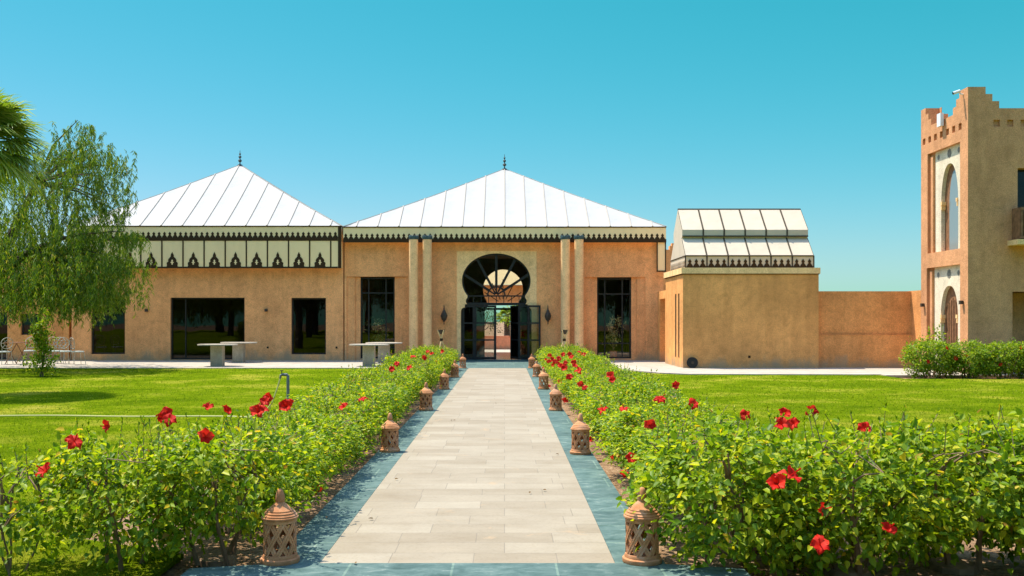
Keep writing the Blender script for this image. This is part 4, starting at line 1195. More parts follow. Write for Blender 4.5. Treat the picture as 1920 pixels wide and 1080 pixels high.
def shrub_meshes(seed, hx, hy, h, zlow, n_clump, per, Ls, spr=16, stems=4, th=1.0):
    """leaves and stems of one sheared hibiscus shrub, local coordinates"""
    g = np.random.default_rng(seed); R = random.Random(seed)
    st = MB(); tips = []
    st.lathe([(0.0, -0.05), (0.16, -0.05), (0.15, -0.01), (0.0, 0.0)], n=10)
    for k in range(stems):
        a = 2 * PI * k / stems + R.uniform(-0.5, 0.5)
        b0 = Vector((R.uniform(-0.10, 0.10) + 0.12 * math.cos(a), R.uniform(-0.1, 0.1) + 0.12 * math.sin(a), -0.03))
        e = Vector((hx * 0.62 * math.cos(a), hy * 0.62 * math.sin(a), h * R.uniform(0.6, 0.8)))
        mid = b0.lerp(e, 0.45) + Vector((R.uniform(-0.06, 0.06), R.uniform(-0.06, 0.06), 0.10))
        st.tube([b0, b0.lerp(mid, 0.5) + Vector((R.uniform(-.02, .02), R.uniform(-.02, .02), 0)), mid, e], [0.022 * th, 0.018 * th, 0.014 * th, 0.005], 6)
        for j in range(5):
            f = R.uniform(0.3, 0.95); q = mid.lerp(e, f) if f > 0.5 else b0.lerp(mid, 0.4 + f)
            e2 = q + Vector((R.uniform(-0.4, 0.4) * hx * 1.3, R.uniform(-0.4, 0.4) * hy * 1.3, R.uniform(0.12, 0.4)))
            e2.z = min(e2.z, h * 0.97)
            st.tube([q, q.lerp(e2, 0.5) + Vector((0, 0, 0.03)), e2], [0.009, 0.007, 0.003], 5); tips.append(e2)
    # clump centres: shell-biased in a rounded box
    cs = []
    while len(cs) < n_clump:
        p = g.uniform(-1, 1, 3)
        q = (abs(p[0]) ** 3.2 + abs(p[1]) ** 3.2 + abs(p[2]) ** 3.2) ** (1 / 3.2)
        if q > 1 or (q < 0.62 and g.random() > 0.30): continue
        x, y = p[0] * hx, p[1] * hy
        z = zlow + (p[2] * 0.5 + 0.5) * (h - zlow)
        if p[2] < -0.3 and g.random() < 0.25: continue
        bump = 0.05 * math.sin(5 * x + seed) + 0.05 * math.cos(6 * y + seed * 2)
        cs.append((x, y, z + bump, p[0], p[1], p[2]))
    cs = np.array(cs)
    idx = np.repeat(np.arange(n_clump), per)
    n = len(idx)
    c = cs[idx]
    p = c[:, :3] + g.normal(size=(n, 3)) * np.array([0.055, 0.055, 0.05])
    out = c[:, 3:6] * np.array([1.0, 1.0, 0.5])
    out /= (np.linalg.norm(out, axis=1, keepdims=True) + 1e-6)
    d = out * 0.8 + rdir(n, g) * 0.8 + np.array([0, 0, -0.05])
    nr = np.array([0, 0, 1.0]) * 0.9 + out * 0.5 + rdir(n, g) * 0.45
    L = g.uniform(0.42, 1.08, n) * Ls; Wd = L * g.uniform(0.58, 0.78, n)
    v1, f1 = leaf_mesh(p, d, nr, L, Wd)
    # young upright shoots above the sheared top
    sp = []; sd = []; sl = []
    for k in range(spr):
        bx, by = g.uniform(-0.85, 0.85) * hx, g.uniform(-0.85, 0.85) * hy
        hh = g.uniform(0.05, 0.19); lean = g.normal(size=2) * 0.05
        b0 = Vector((bx, by, h - 0.06)); e0 = Vector((bx + lean[0], by + lean[1], h + hh))
        if tips:
            q0 = min(tips, key=lambda t_: (t_ - b0).length); st.tube([q0, b0, e0], [0.004, 0.0035, 0.002], 4)
        else: st.tube([b0, e0], [0.0035, 0.002], 4)
        for j in range(int(4 + hh * 40)):
            f = g.random(); q = b0.lerp(e0, f)
            a = g.uniform(0, 2 * PI); el = 0.35 + 0.8 * f
            sp.append(q[:]); sd.append((math.cos(a) * math.cos(el), math.sin(a) * math.cos(el), math.sin(el))); sl.append(Ls * g.uniform(0.4, 0.75))
        for j in range(3):                                     # closed buds at the tip
            sp.append(e0[:]); a = g.uniform(0, 2 * PI); sd.append((0.3 * math.cos(a), 0.3 * math.sin(a), 1)); sl.append(Ls * 0.45)
    if sp:
        sp, sd, sl = np.array(sp), np.array(sd), np.array(sl)
        v2, f2 = leaf_mesh(sp, sd, rdir(len(sp), g) * 0.4 + np.array([0, 0, 1.0]), sl, sl * 0.5)
        f2 = f2 + len(v1); v1 = np.concatenate([v1, v2]); f1 = np.concatenate([f1, f2])
    return v1, f1, st

def blossom_mesh(name, seed, size=0.06, open_=1.0):
    g = random.Random(seed); mb = MB(); spin = 1 if seed % 2 else -1
    for k in range(5):
        a = 2 * PI * k / 5 + g.uniform(-0.22, 0.22)
        ca, sa = math.cos(a), math.sin(a)
        lift = g.uniform(0.25, 0.75) + (1 - open_) * 1.1
        sz = size * g.uniform(0.88, 1.08); rows = 7; cols = (-1, -0.66, -0.3, 0, 0.3, 0.66, 1); vs = []; fs = []
        curl = g.uniform(0.5, 1.1)
        for i in range(rows + 1):
            f = i / rows
            w = sz * (0.07 + 0.43 * math.sin(PI * min(1.0, 0.03 + 0.84 * f)) ** 1.25)
            for q in cols:
                tipround = 1 - 0.20 * f * q * q
                r = sz * (0.05 + f * tipround * (1.0 - 0.12 * (1 - open_)))
                ruff = 0.09 * sz * f * f * math.sin(7 * q + k * 2.1 + seed) + g.uniform(-0.035, 0.035) * sz * f
                z = sz * (lift * f - curl * 0.75 * f * f * f) - 0.16 * sz * f * (1 - abs(q)) + ruff + spin * 0.14 * sz * q * f
                vs.append((ca * r - sa * w * q, sa * r + ca * w * q, z))
        n_ = len(cols)
        for i in range(rows):
            for j in range(n_ - 1): fs.append((i * n_ + j, i * n_ + j + 1, (i + 1) * n_ + j + 1, (i + 1) * n_ + j))
        mb.add(vs, fs)
    return mb
PET = []
M['pale_leaf'] = leafy("pale_leaf", [(0.0, (0.40, 0.36, 0.16)), (1.0, (0.70, 0.60, 0.32))], 0.3, 0.6, 0.2)
for t, p_, g in PLANTS:
    L = g.uniform(0.05, 0.1, len(p_)); v, f = leaf_mesh(p_, rdir(len(p_), g) + np.array([0, 0, 0.3]), rdir(len(p_), g) + np.array([0, -0.8, 0.5]), L, L * 0.45)
    np_mesh("foliage", v, f, M['pale_leaf'], t)
for s_ in range(6):
    o = blossom_mesh("blossom", s_, 0.064, [1.0, 0.75, 0.9, 0.35, 1.0, 0.6][s_]).build("blossom", M['petal'], smooth=True)
    PET.append(o.data); bpy.data.objects.remove(o)
pm = MB(); pm.tube([(0, 0, 0.0), (0.004, 0, 0.04), (0.010, 0.002, 0.085)], [0.004, 0.0035, 0.006], 5)
o = pm.build("pistil", M['petal']); PIST = o.data; bpy.data.objects.remove(o)

def mesh_of(v, f, m, name):
    o = np_mesh(name, v, f, m); me = o.data; bpy.data.objects.remove(o); return me
def mb_mesh(mb, m, name):
    o = mb.build(name, m, smooth=False); me = o.data; bpy.data.objects.remove(o); return me

SHR = []
for s_ in range(5):                      # shrubs along the path
    v, f, st = shrub_meshes(40 + s_, 0.68, 0.78, 0.84, 0.12, 400, 17, 0.058, 18, 5)
    SHR.append((mesh_of(v, f, M['hib_leaf'], "foliage"), mb_mesh(st, M['bark'], "stems")))
FRT = []
for s_ in range(4):                      # nearest shrubs: bigger leaves, more stem showing
    v, f, st = shrub_meshes(70 + s_, 0.60, 0.60, 0.84, 0.07 if s_ > 1 else 0.13, 290 if s_ > 1 else 235, 15, 0.066, 16, 4)
    FRT.append((mesh_of(v, f, M['hib_leaf'], "foliage"), mb_mesh(st, M['bark'], "stems")))

SHRUBS = []
def shrub(kind, x, y, rz, sc, label, group):
    fol, stm = kind
    t = thing("hibiscus_shrub", (x, y, 0), label, "shrub", group, rz)
    t.scale = sc
    for nm, me in (("foliage", fol), ("stems", stm)):
        o = bpy.data.objects.new(nm, me); link(o); o.parent = t
    SHRUBS.append((t, x, y))
    return t

def add_blossom(p, rnd, near=True, size=1.0, face=None):
    """a flower on the shrub nearest to p (a part of that shrub)"""
    t = min(SHRUBS, key=lambda s: (s[1] - p[0]) ** 2 + (s[2] - p[1]) ** 2)[0]
    o = bpy.data.objects.new("blossom", PET[rnd.randrange(6)]); link(o)
    d = Vector(face) if face else Vector((rnd.uniform(-0.6, 0.6), rnd.uniform(-1.2, -0.3), rnd.uniform(0.1, 0.9)))
    q = d.normalized().to_track_quat('Z', 'Y') @ Matrix.Rotation(rnd.uniform(0, 6), 3, 'Z').to_quaternion()
    mw = Matrix.LocRotScale(Vector(p), q, Vector((size,) * 3))
    tm = Matrix.LocRotScale(t.location, t.rotation_euler, t.scale)
    o.parent = t
    loc, rot, sc = (tm.inverted() @ mw).decompose()
    o.rotation_mode = 'QUATERNION'; o.location = loc; o.rotation_quaternion = rot; o.scale = sc
    if near:
        c = bpy.data.objects.new("pistil", PIST); link(c); c.parent = o

rnd = random.Random(11)
gl_, gr_ = "hibiscus shrubs of the left hedge", "hibiscus shrubs of the right hedge"
nth = ["first", "second", "third", "fourth", "fifth", "sixth"]
def hedge_row(side, x, group, lys):
    y = 7.35 if side == 'left' else 7.2
    cnt = {}
    while y < 30.4:
        k = max([i for i, ly in enumerate(lys) if ly <= y] or [0])
        cnt[k] = cnt.get(k, 0) + 1
        lab = "%s hibiscus shrub past the %s lantern in the %s hedge" % (nth[cnt[k] - 1], ordn[k], side)
        w = 1.0 if side == 'right' else 0.93
        shrub(SHR[rnd.randrange(5)], x + rnd.uniform(-0.06, 0.06), y, rnd.choice([0, 2]) * PI / 2 + rnd.uniform(-0.15, 0.15),
              (w * rnd.uniform(0.90, 1.02), w * rnd.uniform(0.93, 1.03), (0.74 + 0.14 * min(1, max(0, (y - 9) / 18))) * rnd.uniform(0.93, 1.08) * (1.1 if y < 8 else 1)), lab, group)
        y += 1.16
hedge_row('left', -2.12, gl_, LYS)
hedge_row('right', 1.78, gr_, RYS)
# front shrubs at the hedge ends
shrub(FRT[0], -1.96, 6.35, 0.3, (0.86, 0.9, 0.94), "hibiscus shrub with several bare stems right behind the nearest left lantern", gl_)
shrub(FRT[1], -2.46, 6.12, 1.9, (0.86, 0.8, 0.92), "open hibiscus shrub at the left hedge's front corner with a forked trunk", gl_)
for i, (x, y) in enumerate(((1.52, 6.25), (2.25, 6.10), (2.98, 6.2), (3.7, 6.1), (4.5, 6.2))):
    shrub(FRT[2 + i % 2], x, y, 1.3 * i, (1.05, 1.05, 0.98 + 0.03 * (i % 2)), ["hibiscus shrub just right of the nearest right lantern", "hibiscus shrub in the right hedge's front row under the pair of red flowers", "hibiscus shrub of the right hedge's front row with a single low red flower", "hibiscus shrub of the front row where the right hedge leaves the picture", "hibiscus shrub of the right front row just outside the picture"][i], gr_)
# the spindly one at the far left
v, f, st = shrub_meshes(91, 0.32, 0.32, 0.66, 0.05, 80, 10, 0.066, 7, 4, 0.4)
fo, sme = mesh_of(v, f, M['hib_leaf'], "foliage"), mb_mesh(st, M['bark'], "stems")
shrub((fo, sme), -3.12, 5.95, 0.4, (1, 1, 1), "thin sparse hibiscus with yellowing leaves apart at the far left", gl_)

def hedge_hit(px, py, side):
    """point of the hedge surface a flower at this photo pixel sits on"""
    dx, dz = (px - 946) / 1750, -(py - 601) / 1750
    top = 0.88
    Y = (top - 1.6) / dz
    z = top
    front = 5.42
    inner = 1.12 if side == 'right' else -1.62
    if Y < front: Y = front
    if abs(dx * Y) < abs(inner): Y = inner / dx
    return (dx * Y, Y, 1.6 + dz * Y)
near_l = [(306, 783), (318, 786), (312, 776), (206, 800), (140, 828), (388, 765), (422, 772), (385, 818), (497, 752), (490, 770), (483, 773), (545, 760), (646, 764), (680, 748), (594, 915), (744, 682), (88, 885), (505, 748), (536, 762)]
near_r = [(1265, 722), (1299, 758), (1239, 748), (1148, 712), (1145, 704), (1218, 796), (1131, 770), (1108, 824), (1091, 812), (1154, 858), (1184, 858), (1170, 888), (1170, 767), (1397, 778), (1470, 776), (1466, 796), (1489, 795), (1518, 772), (1620, 803), (1480, 893), (1457, 907), (1539, 955), (1538, 1022), (1663, 996), (1096, 727), (1060, 750)]
for px, py in near_l: add_blossom(hedge_hit(px, py, 'left'), rnd, True, rnd.uniform(0.72, 1.0))
for px, py in near_r: add_blossom(hedge_hit(px, py, 'right'), rnd, True, rnd.uniform(0.72, 1.02))
far_l = [(802, 659), (810, 664), (775, 670), (794, 672), (828, 671), (836, 676), (818, 681), (768, 690), (829, 660), (846, 664), (735, 692), (831, 679)]
far_r = [(1034, 673), (1041, 678), (1029, 677), (1046, 682), (1038, 684), (1052, 687), (1012, 691), (1020, 690), (1024, 675), (1030, 667), (1056, 665), (1068, 664), (1072, 671), (1078, 686), (1087, 660), (1095, 665), (1068, 706), (1075, 680), (1085, 696), (1060, 680), (1010, 670), (1090, 720), (1050, 716), (1029, 726), (1048, 672), (1058, 690)]
for lst, side in ((far_l, 'left'), (far_r, 'right')):
    for px, py in lst:
        dx, dz = (px - 946) / 1750, -(py - 601) / 1750
        Y = min((0.86 - 1.6) / dz, 29.8); xin = (-1.66 if side == 'left' else 1.10)
        if abs(dx * Y) < abs(xin): Y = xin / dx
        if Y > 30.2: Y = 29.75
        add_blossom((dx * Y, Y, 1.6 + dz * Y), rnd, False, rnd.uniform(0.8, 1.15))

# clipped hedge below the tower
HM = []
for s_ in range(2):
    v, f, st = shrub_meshes(140 + s_, 0.74, 0.6, 0.98, 0.08, 420, 15, 0.07, 10, 5)
    HM.append((mesh_of(v, f, M['hedge_leaf'], "foliage"), mb_mesh(st, M['bark'], "stems")))
gh = "shrubs of the clipped hedge below the tower"
for i, (x, y, sz, lab) in enumerate(((12.05, 26.35, 1.0, "rounded shrub at the left end of the hedge below the tower"), (13.05, 26.3, 0.93, "second shrub from the left end of the hedge below the tower"), (14.0, 26.2, 0.95, "third shrub from the left end of the hedge below the tower"), (15.0, 26.1, 0.98, "shrub where the hedge below the tower leaves the picture"))):
    shrub(HM[i % 2], x, y, i * 1.57, (1.0, 1.0, sz), lab, gh)
for px, py in ((1774, 654), (1792, 672), (1810, 668), (1812, 680), (1740, 678), (1876, 685), (1915, 652)):
    Y = 25.75; add_blossom(((px - 946) * Y / 1750, Y, 1.6 - (py - 601) * Y / 1750), rnd, False, 1.0)
v, f, st = shrub_meshes(150, 0.22, 0.2, 1.25, 0.7, 16, 8, 0.10, 6, 2)
shrub((mesh_of(v, f, M['hib_leaf'], "foliage"), mb_mesh(st, M['bark'], "stems")), 12.35, 26.9, 0, (1, 1, 1.05), "tall thin leafy shoot rising behind the clipped hedge below the tower", None)

# young sapling by the chairs
gg = np.random.default_rng(33)
sx_, sy_ = (78 - 946) * 26.7 / 1750, 26.7
t = thing("young_shrub", (sx_, sy_, 0), "upright young shrub with glossy leaves on the lawn in front of the iron chairs", "shrub")
cl = []
for k in range(130):
    z = gg.uniform(0.12, 1.55); w = 0.42 * (1 - 0.5 * z / 1.6)
    cl.append((gg.normal() * w * 0.5, gg.normal() * w * 0.5, z))
for z in (1.4, 1.55, 1.68, 1.8, 1.88): cl.append((0.14 + 0.05 * gg.normal(), 0, z))
for z in (1.2, 1.35): cl.append((-0.17, 0.02, z))
cl = np.array(cl); idx = np.repeat(np.arange(len(cl)), 13); n = len(idx)
p = cl[idx] + gg.normal(size=(n, 3)) * 0.055
L = gg.uniform(0.06, 0.11, n)
v, f = leaf_mesh(p, rdir(n, gg) + np.array([0, 0, 0.25]), rdir(n, gg) * 0.5 + np.array([0, -0.1, 1.0]), L, L * 0.5)
np_mesh("foliage", v, f, M['hib_leaf'], t)
b = MB()
for a, e in (((0, 0, -0.02), (0.14, 0, 1.75)), ((0.03, 0.02, 0), (-0.15, 0.03, 1.2)), ((-0.03, -0.02, 0), (0.1, -0.12, 1.0))): b.tube([a, tuple((np.array(a) + np.array(e)) / 2 + 0.03), e], [0.02, 0.014, 0.006], 6)
b.build("stems", M['bark'], t)

# ------------------------------------------------------------------ drooping pepper tree
TR = Vector((-17.5, 30.2, 0))
g2 = np.random.default_rng(77); R2 = random.Random(77)
tr_t = thing("pepper_tree", TR, "large pepper tree with long drooping green foliage over the left terrace", "tree")
TY = 30.2
def tp(px, py, dy=0.0):
    return Vector(((px - 946) * TY / 1750, TY + dy, 1.6 - (py - 601) * TY / 1750))
lobes = [  # (px, py, radius in px, strands)
    (166, 238, 11, 20), (160, 262, 20, 34), (180, 285, 30, 60), (200, 305, 20, 36), (150, 300, 28, 56), (205, 340, 18, 34), (175, 340, 34, 66), (120, 290, 22, 34), (95, 300, 28, 44),
    (60, 330, 36, 60), (20, 350, 40, 56), (120, 350, 36, 66), (90, 390, 44, 80), (150, 400, 38, 74), (190, 385, 24, 36), (215, 400, 14, 18), (30, 410, 44, 70), (222, 372, 9, 9),
    (70, 450, 50, 84), (130, 455, 46, 84), (180, 450, 32, 50), (225, 440, 18, 22), (248, 440, 12, 13), (20, 480, 48, 76), (90, 510, 50, 84), (150, 510, 42, 78), (195, 500, 32, 62), (225, 490, 20, 34),
    (40, 540, 46, 70), (110, 550, 46, 74), (170, 550, 34, 64), (210, 540, 24, 44), (0, 555, 40, 60), (-60, 400, 70, 90), (-70, 500, 70, 90), (-40, 310, 46, 50), (-130, 440, 70, 70), (-140, 530, 60, 60)]
SV = []; SF = []; off = 0
ends = []
for (px, py, r, ns) in lobes:
    rm = r * TY / 1750
    big = r > 34
    for k in range(int(ns * (1.85 if py > 420 else 1.05))):
        dyy = R2.gauss(0, 0.35 + 1.5 * min(1.0, r / 45)) if r > 15 else R2.gauss(0, 0.5)
        c = tp(px + R2.gauss(0, 0.52) * r, py + R2.uniform(-0.8, 0.35) * r, dyy)
        ln = R2.uniform(0.45, 1.0) * (0.45 + rm * 0.75)
        a = R2.uniform(0, 2 * PI); o1 = R2.uniform(0.05, 0.28)
        m_ = int(16 * ln / 0.6) + 6
        tt = np.sort(g2.uniform(0, 1, m_))
        x = c.x + math.cos(a) * o1 * np.sqrt(tt) + 0.05 * np.sin(4 * tt + a)
        y = c.y + math.sin(a) * o1 * np.sqrt(tt)
        z = c.z + 0.06 * np.sin(tt * 3) - ln * tt
        p = np.stack([x, y, z], 1)
        ang = g2.uniform(0, 2 * PI, m_)
        d = np.stack([np.cos(ang) * 0.6, np.sin(ang) * 0.6, -0.75 + g2.normal(size=m_) * 0.25], 1)
        L = g2.uniform(0.09, 0.18, m_); Wd = L * 0.17
        v, f = leaf_mesh(p, d, rdir(m_, g2) * 0.6 + np.array([0, 0, 0.8]), L, Wd, 0.25, 0.1)
        SV.append(v); SF.append(f + off); off += len(v)
    ends.append(tp(px, py - r * 0.3, R2.gauss(0, 0.5)))
v = np.concatenate(SV) - np.array(TR); f = np.concatenate(SF)
np_mesh("crown", v, f, M['pepper_leaf'], tr_t)
b = MB()
b.tube([TR + Vector((0, 0, -0.1)), TR + Vector((0.1, 0, 0.9)), TR + Vector((0.5, 0.05, 1.9))], [0.38, 0.29, 0.25], 12)
fork = TR + Vector((0.5, 0.05, 1.9))
mains = [tp(40, 400, 0.2), tp(70, 470, -0.4), tp(-40, 380, 0.4), tp(-70, 470, 0.0), tp(60, 340, 0.3), tp(-120, 450, 0.3)]
for q in mains:
    mid = fork.lerp(q, 0.5) + Vector((0, 0, 0.25))
    b.tube([fork, mid, q], [0.19, 0.13, 0.085], 8)
for e in ends:
    q = min(mains, key=lambda m_: (m_ - e).length)
    mid = q.lerp(e, 0.5) + Vector((R2.uniform(-.2, .2), R2.uniform(-.2, .2), 0.18))
    b.tube([q, mid, e], [0.05, 0.032, 0.010], 6)
b.build("trunk", M['tree_bark'], tr_t, TR)

# ------------------------------------------------------------------ fan palm
PLM = Vector((-11.75, 20.6, 0))
def fan_palm(name, base, height, label, group, nf, seed, pet=0.75, fan=0.85, tops=True):
    g = random.Random(seed); gn = np.random.default_rng(seed)
    t = thing(name, base, label, "palm tree", group)
    b = MB(); b.tube([(0, 0, -0.1), (0.03, 0, height * 0.5), (0, 0, height)], [0.24, 0.18, 0.17], 12)
    for k in range(int(height / 0.14)):
        z = 0.15 + k * 0.14
        b.lathe([(0.19, 0), (0.225, 0.05), (0.19, 0.10)], (0.015, 0, z), 10)
    b.build("trunk", M['tree_bark'], t)
    V = []; F = []; off = 0
    pt_ = MB()
    for i in range(nf):
        az = i * 2.39996; fr = i / nf
        el = rad(78 - 112 * fr) + g.uniform(-0.12, 0.12)
        d = Vector((math.cos(az) * math.cos(el), math.sin(az) * math.cos(el), math.sin(el)))
        o0 = Vector((0, 0, height)) + Vector((math.cos(az), math.sin(az), 0)) * 0.1
        L = pet * g.uniform(0.85, 1.1)
        o1 = o0 + d * L + Vector((0, 0, -0.10 * L))
        pt_.tube([o0, o0.lerp(o1, 0.5) + Vector((0, 0, 0.04)), o1], [0.022, 0.016, 0.010], 5)
        side = d.cross(Vector((0, 0, 1)));
        side = side.normalized() if side.length > 0.05 else Vector((-math.sin(az), math.cos(az), 0))
        up = side.cross(d).normalized()
        ns = 30
        for k in range(ns):
            a = rad(-95 + 190 * k / (ns - 1))
            dd = d * math.cos(a) + side * math.sin(a)
            sl = fan * (0.72 + 0.28 * math.cos(a)) * g.uniform(0.9, 1.08)
            w = 0.030
            s_ = dd.cross(up).normalized()
            pts = []
            for (f_, wf) in ((0.02, 0.4), (0.35, 1.0), (0.68, 0.75), (1.0, 0.08)):
                drop = -0.42 * sl * max(0, f_ - 0.3) ** 1.6 * (1.0 + 0.8 * g.random())
                c = o1 + dd * sl * f_ + Vector((0, 0, drop)) + up * 0.03 * math.cos(2 * a)
                pts += [c - s_ * w * wf, c + s_ * w * wf]
            V += [p_[:] for p_ in pts]
            for r_ in range(3): F.append((off + 2 * r_, off + 2 * r_ + 1, off + 2 * r_ + 3, off + 2 * r_ + 2))
            off += 8
    np_mesh("fronds", np.array(V), np.array(F, dtype=np.int32), M['palm_leaf'], t)
    pt_.build("petioles", M['palm_leaf'], t)
    return t
fan_palm("fan_palm", PLM, 5.6, "fan palm at the left edge with drooping fronds in front of the pepper tree", None, 64, 3, 0.75, 0.92)

# trees: leafy crown builder
def bushy_tree(name, base, h, r, label, group, seed, ncl=150, per=26, leaf=0.16, m='tree_leaf'):
    g = np.random.default_rng(seed); Rr = random.Random(seed)
    t = thing(name, base, label, "tree", group)
    cs = []
    lob = [(Rr.uniform(-0.5, 0.5) * r, Rr.uniform(-0.5, 0.5) * r, h * Rr.uniform(0.45, 0.88), r * Rr.uniform(0.4, 0.62)) for _ in range(9)]
    for k in range(ncl):
        L = lob[k % 9]; d = rdir(1, g)[0] * L[3] * g.uniform(0.6, 1.0) ** 0.5
        cs.append((L[0] + d[0], L[1] + d[1], L[2] + d[2] * 0.8))
    cs = np.array(cs); idx = np.repeat(np.arange(ncl), per); n = len(idx)
    p = cs[idx] + g.normal(size=(n, 3)) * r * 0.09
    L = g.uniform(0.6, 1.0, n) * leaf
    v, f = leaf_mesh(p, rdir(n, g), rdir(n, g) * 0.6 + np.array([0, 0, 0.8]), L, L * 0.6)
    np_mesh("crown", v, f, M[m], t)
    b = MB(); b.tube([(0, 0, -0.1), (0.05, 0.03, h * 0.3), (0, 0, h * 0.55)], [h * 0.035, h * 0.026, h * 0.018], 9)
    for l_ in lob: b.tube([(0, 0, h * 0.32), (l_[0] * 0.5, l_[1] * 0.5, l_[2] * 0.75), l_[:3]], [h * 0.016, h * 0.011, h * 0.004], 6)
    b.build("trunk", M['tree_bark'], t)
    return t
gb = "trees far beyond the open doorway"
bushy_tree("garden_tree", Vector((1.15, 60, 0)), 3.0, 1.3, "green bushy tree seen at the right of the open doorway", gb, 5, 70, 24, 0.14, 'hedge_leaf')
bushy_tree("garden_tree", Vector((-1.6, 66, 0)), 2.6, 1.6, "dark tree seen at the left of the open doorway's view", gb, 6, 70, 24, 0.14)
fan_palm("date_palm", Vector((0.15, 63, 0)), 1.9, "small far palm seen in the middle of the open doorway", None, 22, 8, 0.35, 0.5)

# garden trees on the viewer's side, mirrored in the dark panes
src = bushy_tree("garden_tree", Vector((-9, -16, 0)), 8.5, 4.0, "garden tree on the viewer's side of the path, mirrored in the panes", "trees mirrored in the windows", 21, 260, 30, 0.28)
for i, (x, y, s_) in enumerate(((-18, -12, 1.0), (-3.5, -26, 1.25), (4.5, -19, 0.9), (11, -14, 1.05), (19, -20, 1.2), (-27, -18, 1.2), (28, -14, 1.1), (-12, -30, 1.4), (9, -32, 1.45), (-22, -34, 1.5), (24, -36, 1.5), (0.5, -40, 1.6)) + tuple((-44 + 6.5 * k, -46 - (k % 3) * 3, 1.7 + 0.2 * (k % 2)) for k in range(14))):
    copy_thing(src, (x, y, 0), i * 1.1, None, (s_, s_, s_))

# ------------------------------------------------------------------ garden tap and hose
tx, ty = (540 - 946) * 15 / 1750, 15.0
t = thing("garden_tap", (tx, ty, 0), "grey standpipe with a brass tap on the lawn behind the left hedge", "tap")
b = MB(); b.tube([(tx, ty, -0.02), (tx, ty, 0.72)], 0.024, 10); b.tube([(tx, ty, 0.70), (tx - 0.02, ty, 0.728), (tx - 0.09, ty, 0.73), (tx - 0.12, ty, 0.715), (tx - 0.125, ty, 0.67)], [0.026, 0.026, 0.022, 0.018, 0.016], 8)
b.build("standpipe", M['galv'], t, (tx, ty, 0))
b = MB(); b.tube([(tx - 0.10, ty, 0.73), (tx - 0.10, ty, 0.79)], 0.008, 6); b.box(tx - 0.125, tx - 0.075, ty - 0.008, ty + 0.008, 0.788, 0.80)
b.build("handle", M['iron'], t, (tx, ty, 0))
pts = [(tx - 0.125, ty, 0.675), (tx - 0.17, ty, 0.52), (tx - 0.26, ty + 0.02, 0.28), (tx - 0.42, ty + 0.04, 0.08), (tx - 0.7, ty + 0.05, 0.045)]
for k in range(1, 26): pts.append((tx - 0.7 - k * 0.28, ty + 0.05 + 0.035 * k * 0.35 + 0.05 * math.sin(k * 0.7), 0.05))
hm = MB(); hm.tube(pts, 0.013, 6)
o = hm.build("garden_hose", M['hose'], None, (tx, ty, 0), smooth=True); tag(o, "thin pale yellow hose running from the standpipe across the left lawn", "hose")

# ------------------------------------------------------------------ iron chairs and folding table on the left terrace
def iron_chair(loc, rz, label, first=[None]):
    if first[0] is not None: return copy_thing(first[0], loc, rz, label)
    t = thing("iron_chair", loc, label, "chair", "round backed iron chairs on the left terrace", rz)
    b = MB(); b.lathe([(0, 0.43), (0.20, 0.43), (0.215, 0.45), (0.20, 0.475), (0, 0.485)], n=20); b.build("seat", M['cushion'], t)
    b = MB(); n = 22
    ctr = Vector((0, 0.20, 0.78))
    b.tube([(0.21 * math.cos(2 * PI * k / n), 0.20 + 0.03 * math.sin(2 * PI * k / n), 0.76 + 0.20 * math.sin(2 * PI * k / n)) for k in range(n + 1)], 0.013, 6, cap=False)
    b.tube([(0.10 * math.cos(2 * PI * k / n), 0.20 + 0.015 * math.sin(2 * PI * k / n), 0.76 + 0.10 * math.sin(2 * PI * k / n)) for k in range(n + 1)], 0.008, 5, cap=False)
    for k in range(8):
        a = 2 * PI * k / 8
        b.tube([(0.10 * math.cos(a), 0.20 + 0.015 * math.sin(a), 0.76 + 0.10 * math.sin(a)), (0.205 * math.cos(a), 0.20 + 0.03 * math.sin(a), 0.76 + 0.195 * math.sin(a))], 0.006, 5)
    b.build("backrest", M['pale_iron'], t)
    for sx, sy in ((-1, -1), (1, -1), (-1, 1), (1, 1)):
        b = MB()
        if sy > 0: b.tube([(sx * 0.20, 0.23, 0), (sx * 0.16, 0.17, 0.43), (sx * 0.17, 0.195, 0.62)], 0.010, 5)
        else: b.tube([(sx * 0.20, -0.20, 0), (sx * 0.15, -0.15, 0.44)], 0.010, 5)
        b.build("leg", M['pale_iron'], t)
    first[0] = t; return t
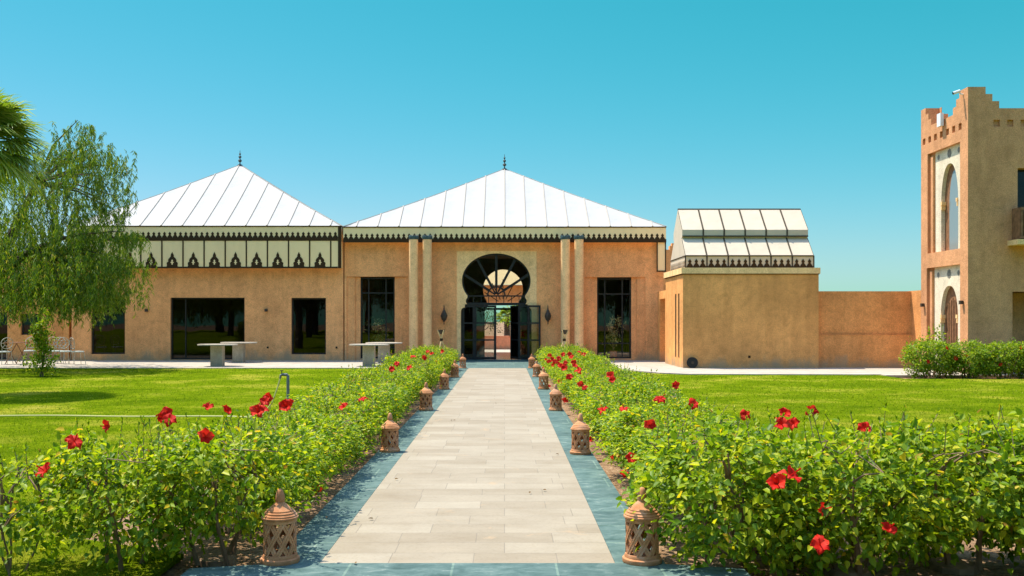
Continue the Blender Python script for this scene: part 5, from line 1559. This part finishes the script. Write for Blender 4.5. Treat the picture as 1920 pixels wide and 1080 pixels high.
for i, (px, Y, rz, lab) in enumerate(((8, 33.5, -2.2, "pale iron chair at the picture's left edge turned towards the folding table"), (146, 33.6, 2.4, "iron chair standing apart at the right end of the group, beside the window"), (124, 33.9, 0.9, "iron chair with a cushion just left of the outermost right chair"), (108, 34.3, 0.1, "iron chair behind the young shrub, near the brown pillar"), (56, 34.6, 0.2, "iron chair against the wall between the folding table and the young shrub"), (92, 34.7, -0.1, "iron chair against the wall half hidden by the young shrub"))):
    iron_chair(((px - 946) * Y / 1750, Y, 0.025), rz, lab)
fx_, fy_ = (31 - 946) * 33.9 / 1750, 33.9
t = thing("folding_table", (fx_, fy_, 0.025), "brown folding slatted table with crossed legs among the iron chairs", "table")
b = MB()
for k in range(6): b.box(-0.33, 0.33, -0.3 + k * 0.1, -0.215 + k * 0.1, 0.76, 0.785)
b.build("tabletop", M['wood'], t)
for sx in (-0.26, 0.26):
    for (a, e) in ((-0.28, 0.24), (0.28, -0.24)):
        q = MB(); q.tube([(sx + (0.02 if a > 0 else -0.02) , a, 0.0), (sx + (0.02 if a > 0 else -0.02), e, 0.76)], 0.016, 5); q.build("leg", M['wood'], t)
t.rotation_euler = (0, 0, 1.3)

# ------------------------------------------------------------------ fallen leaves on the path
fl_me = None
for i, (px, py, lab) in enumerate(((1160 / 2.7 + 420, 789, None), (612, 973, None), (700, 974, None), (665, 1057, None), (740, 900, None), (931, 757, None), (848, 789, None), (1018, 920, None), (992, 926, None), (1048, 853, None))):
    Y = 2800 / (py - 601) * 1.565 / 1.6; x = (px - 946) * Y / 1750
    if fl_me is None:
        v, f = leaf_mesh(np.zeros((1, 3)), np.array([[1.0, 0, 0.1]]), np.array([[0, 0, 1.0]]), np.array([0.042]), np.array([0.022]), 0.1, 0.3)
        fl_me = mesh_of(v, f, M['dry_leaf'], "fallen_leaf")
    o = bpy.data.objects.new("fallen_leaf", fl_me); link(o); o.location = (x, Y, 0.042); o.rotation_euler = (0.2, -0.1, i * 1.7)
    tag(o, "small dry leaf fallen on the pale path", "leaf", "dry leaves fallen on the path")
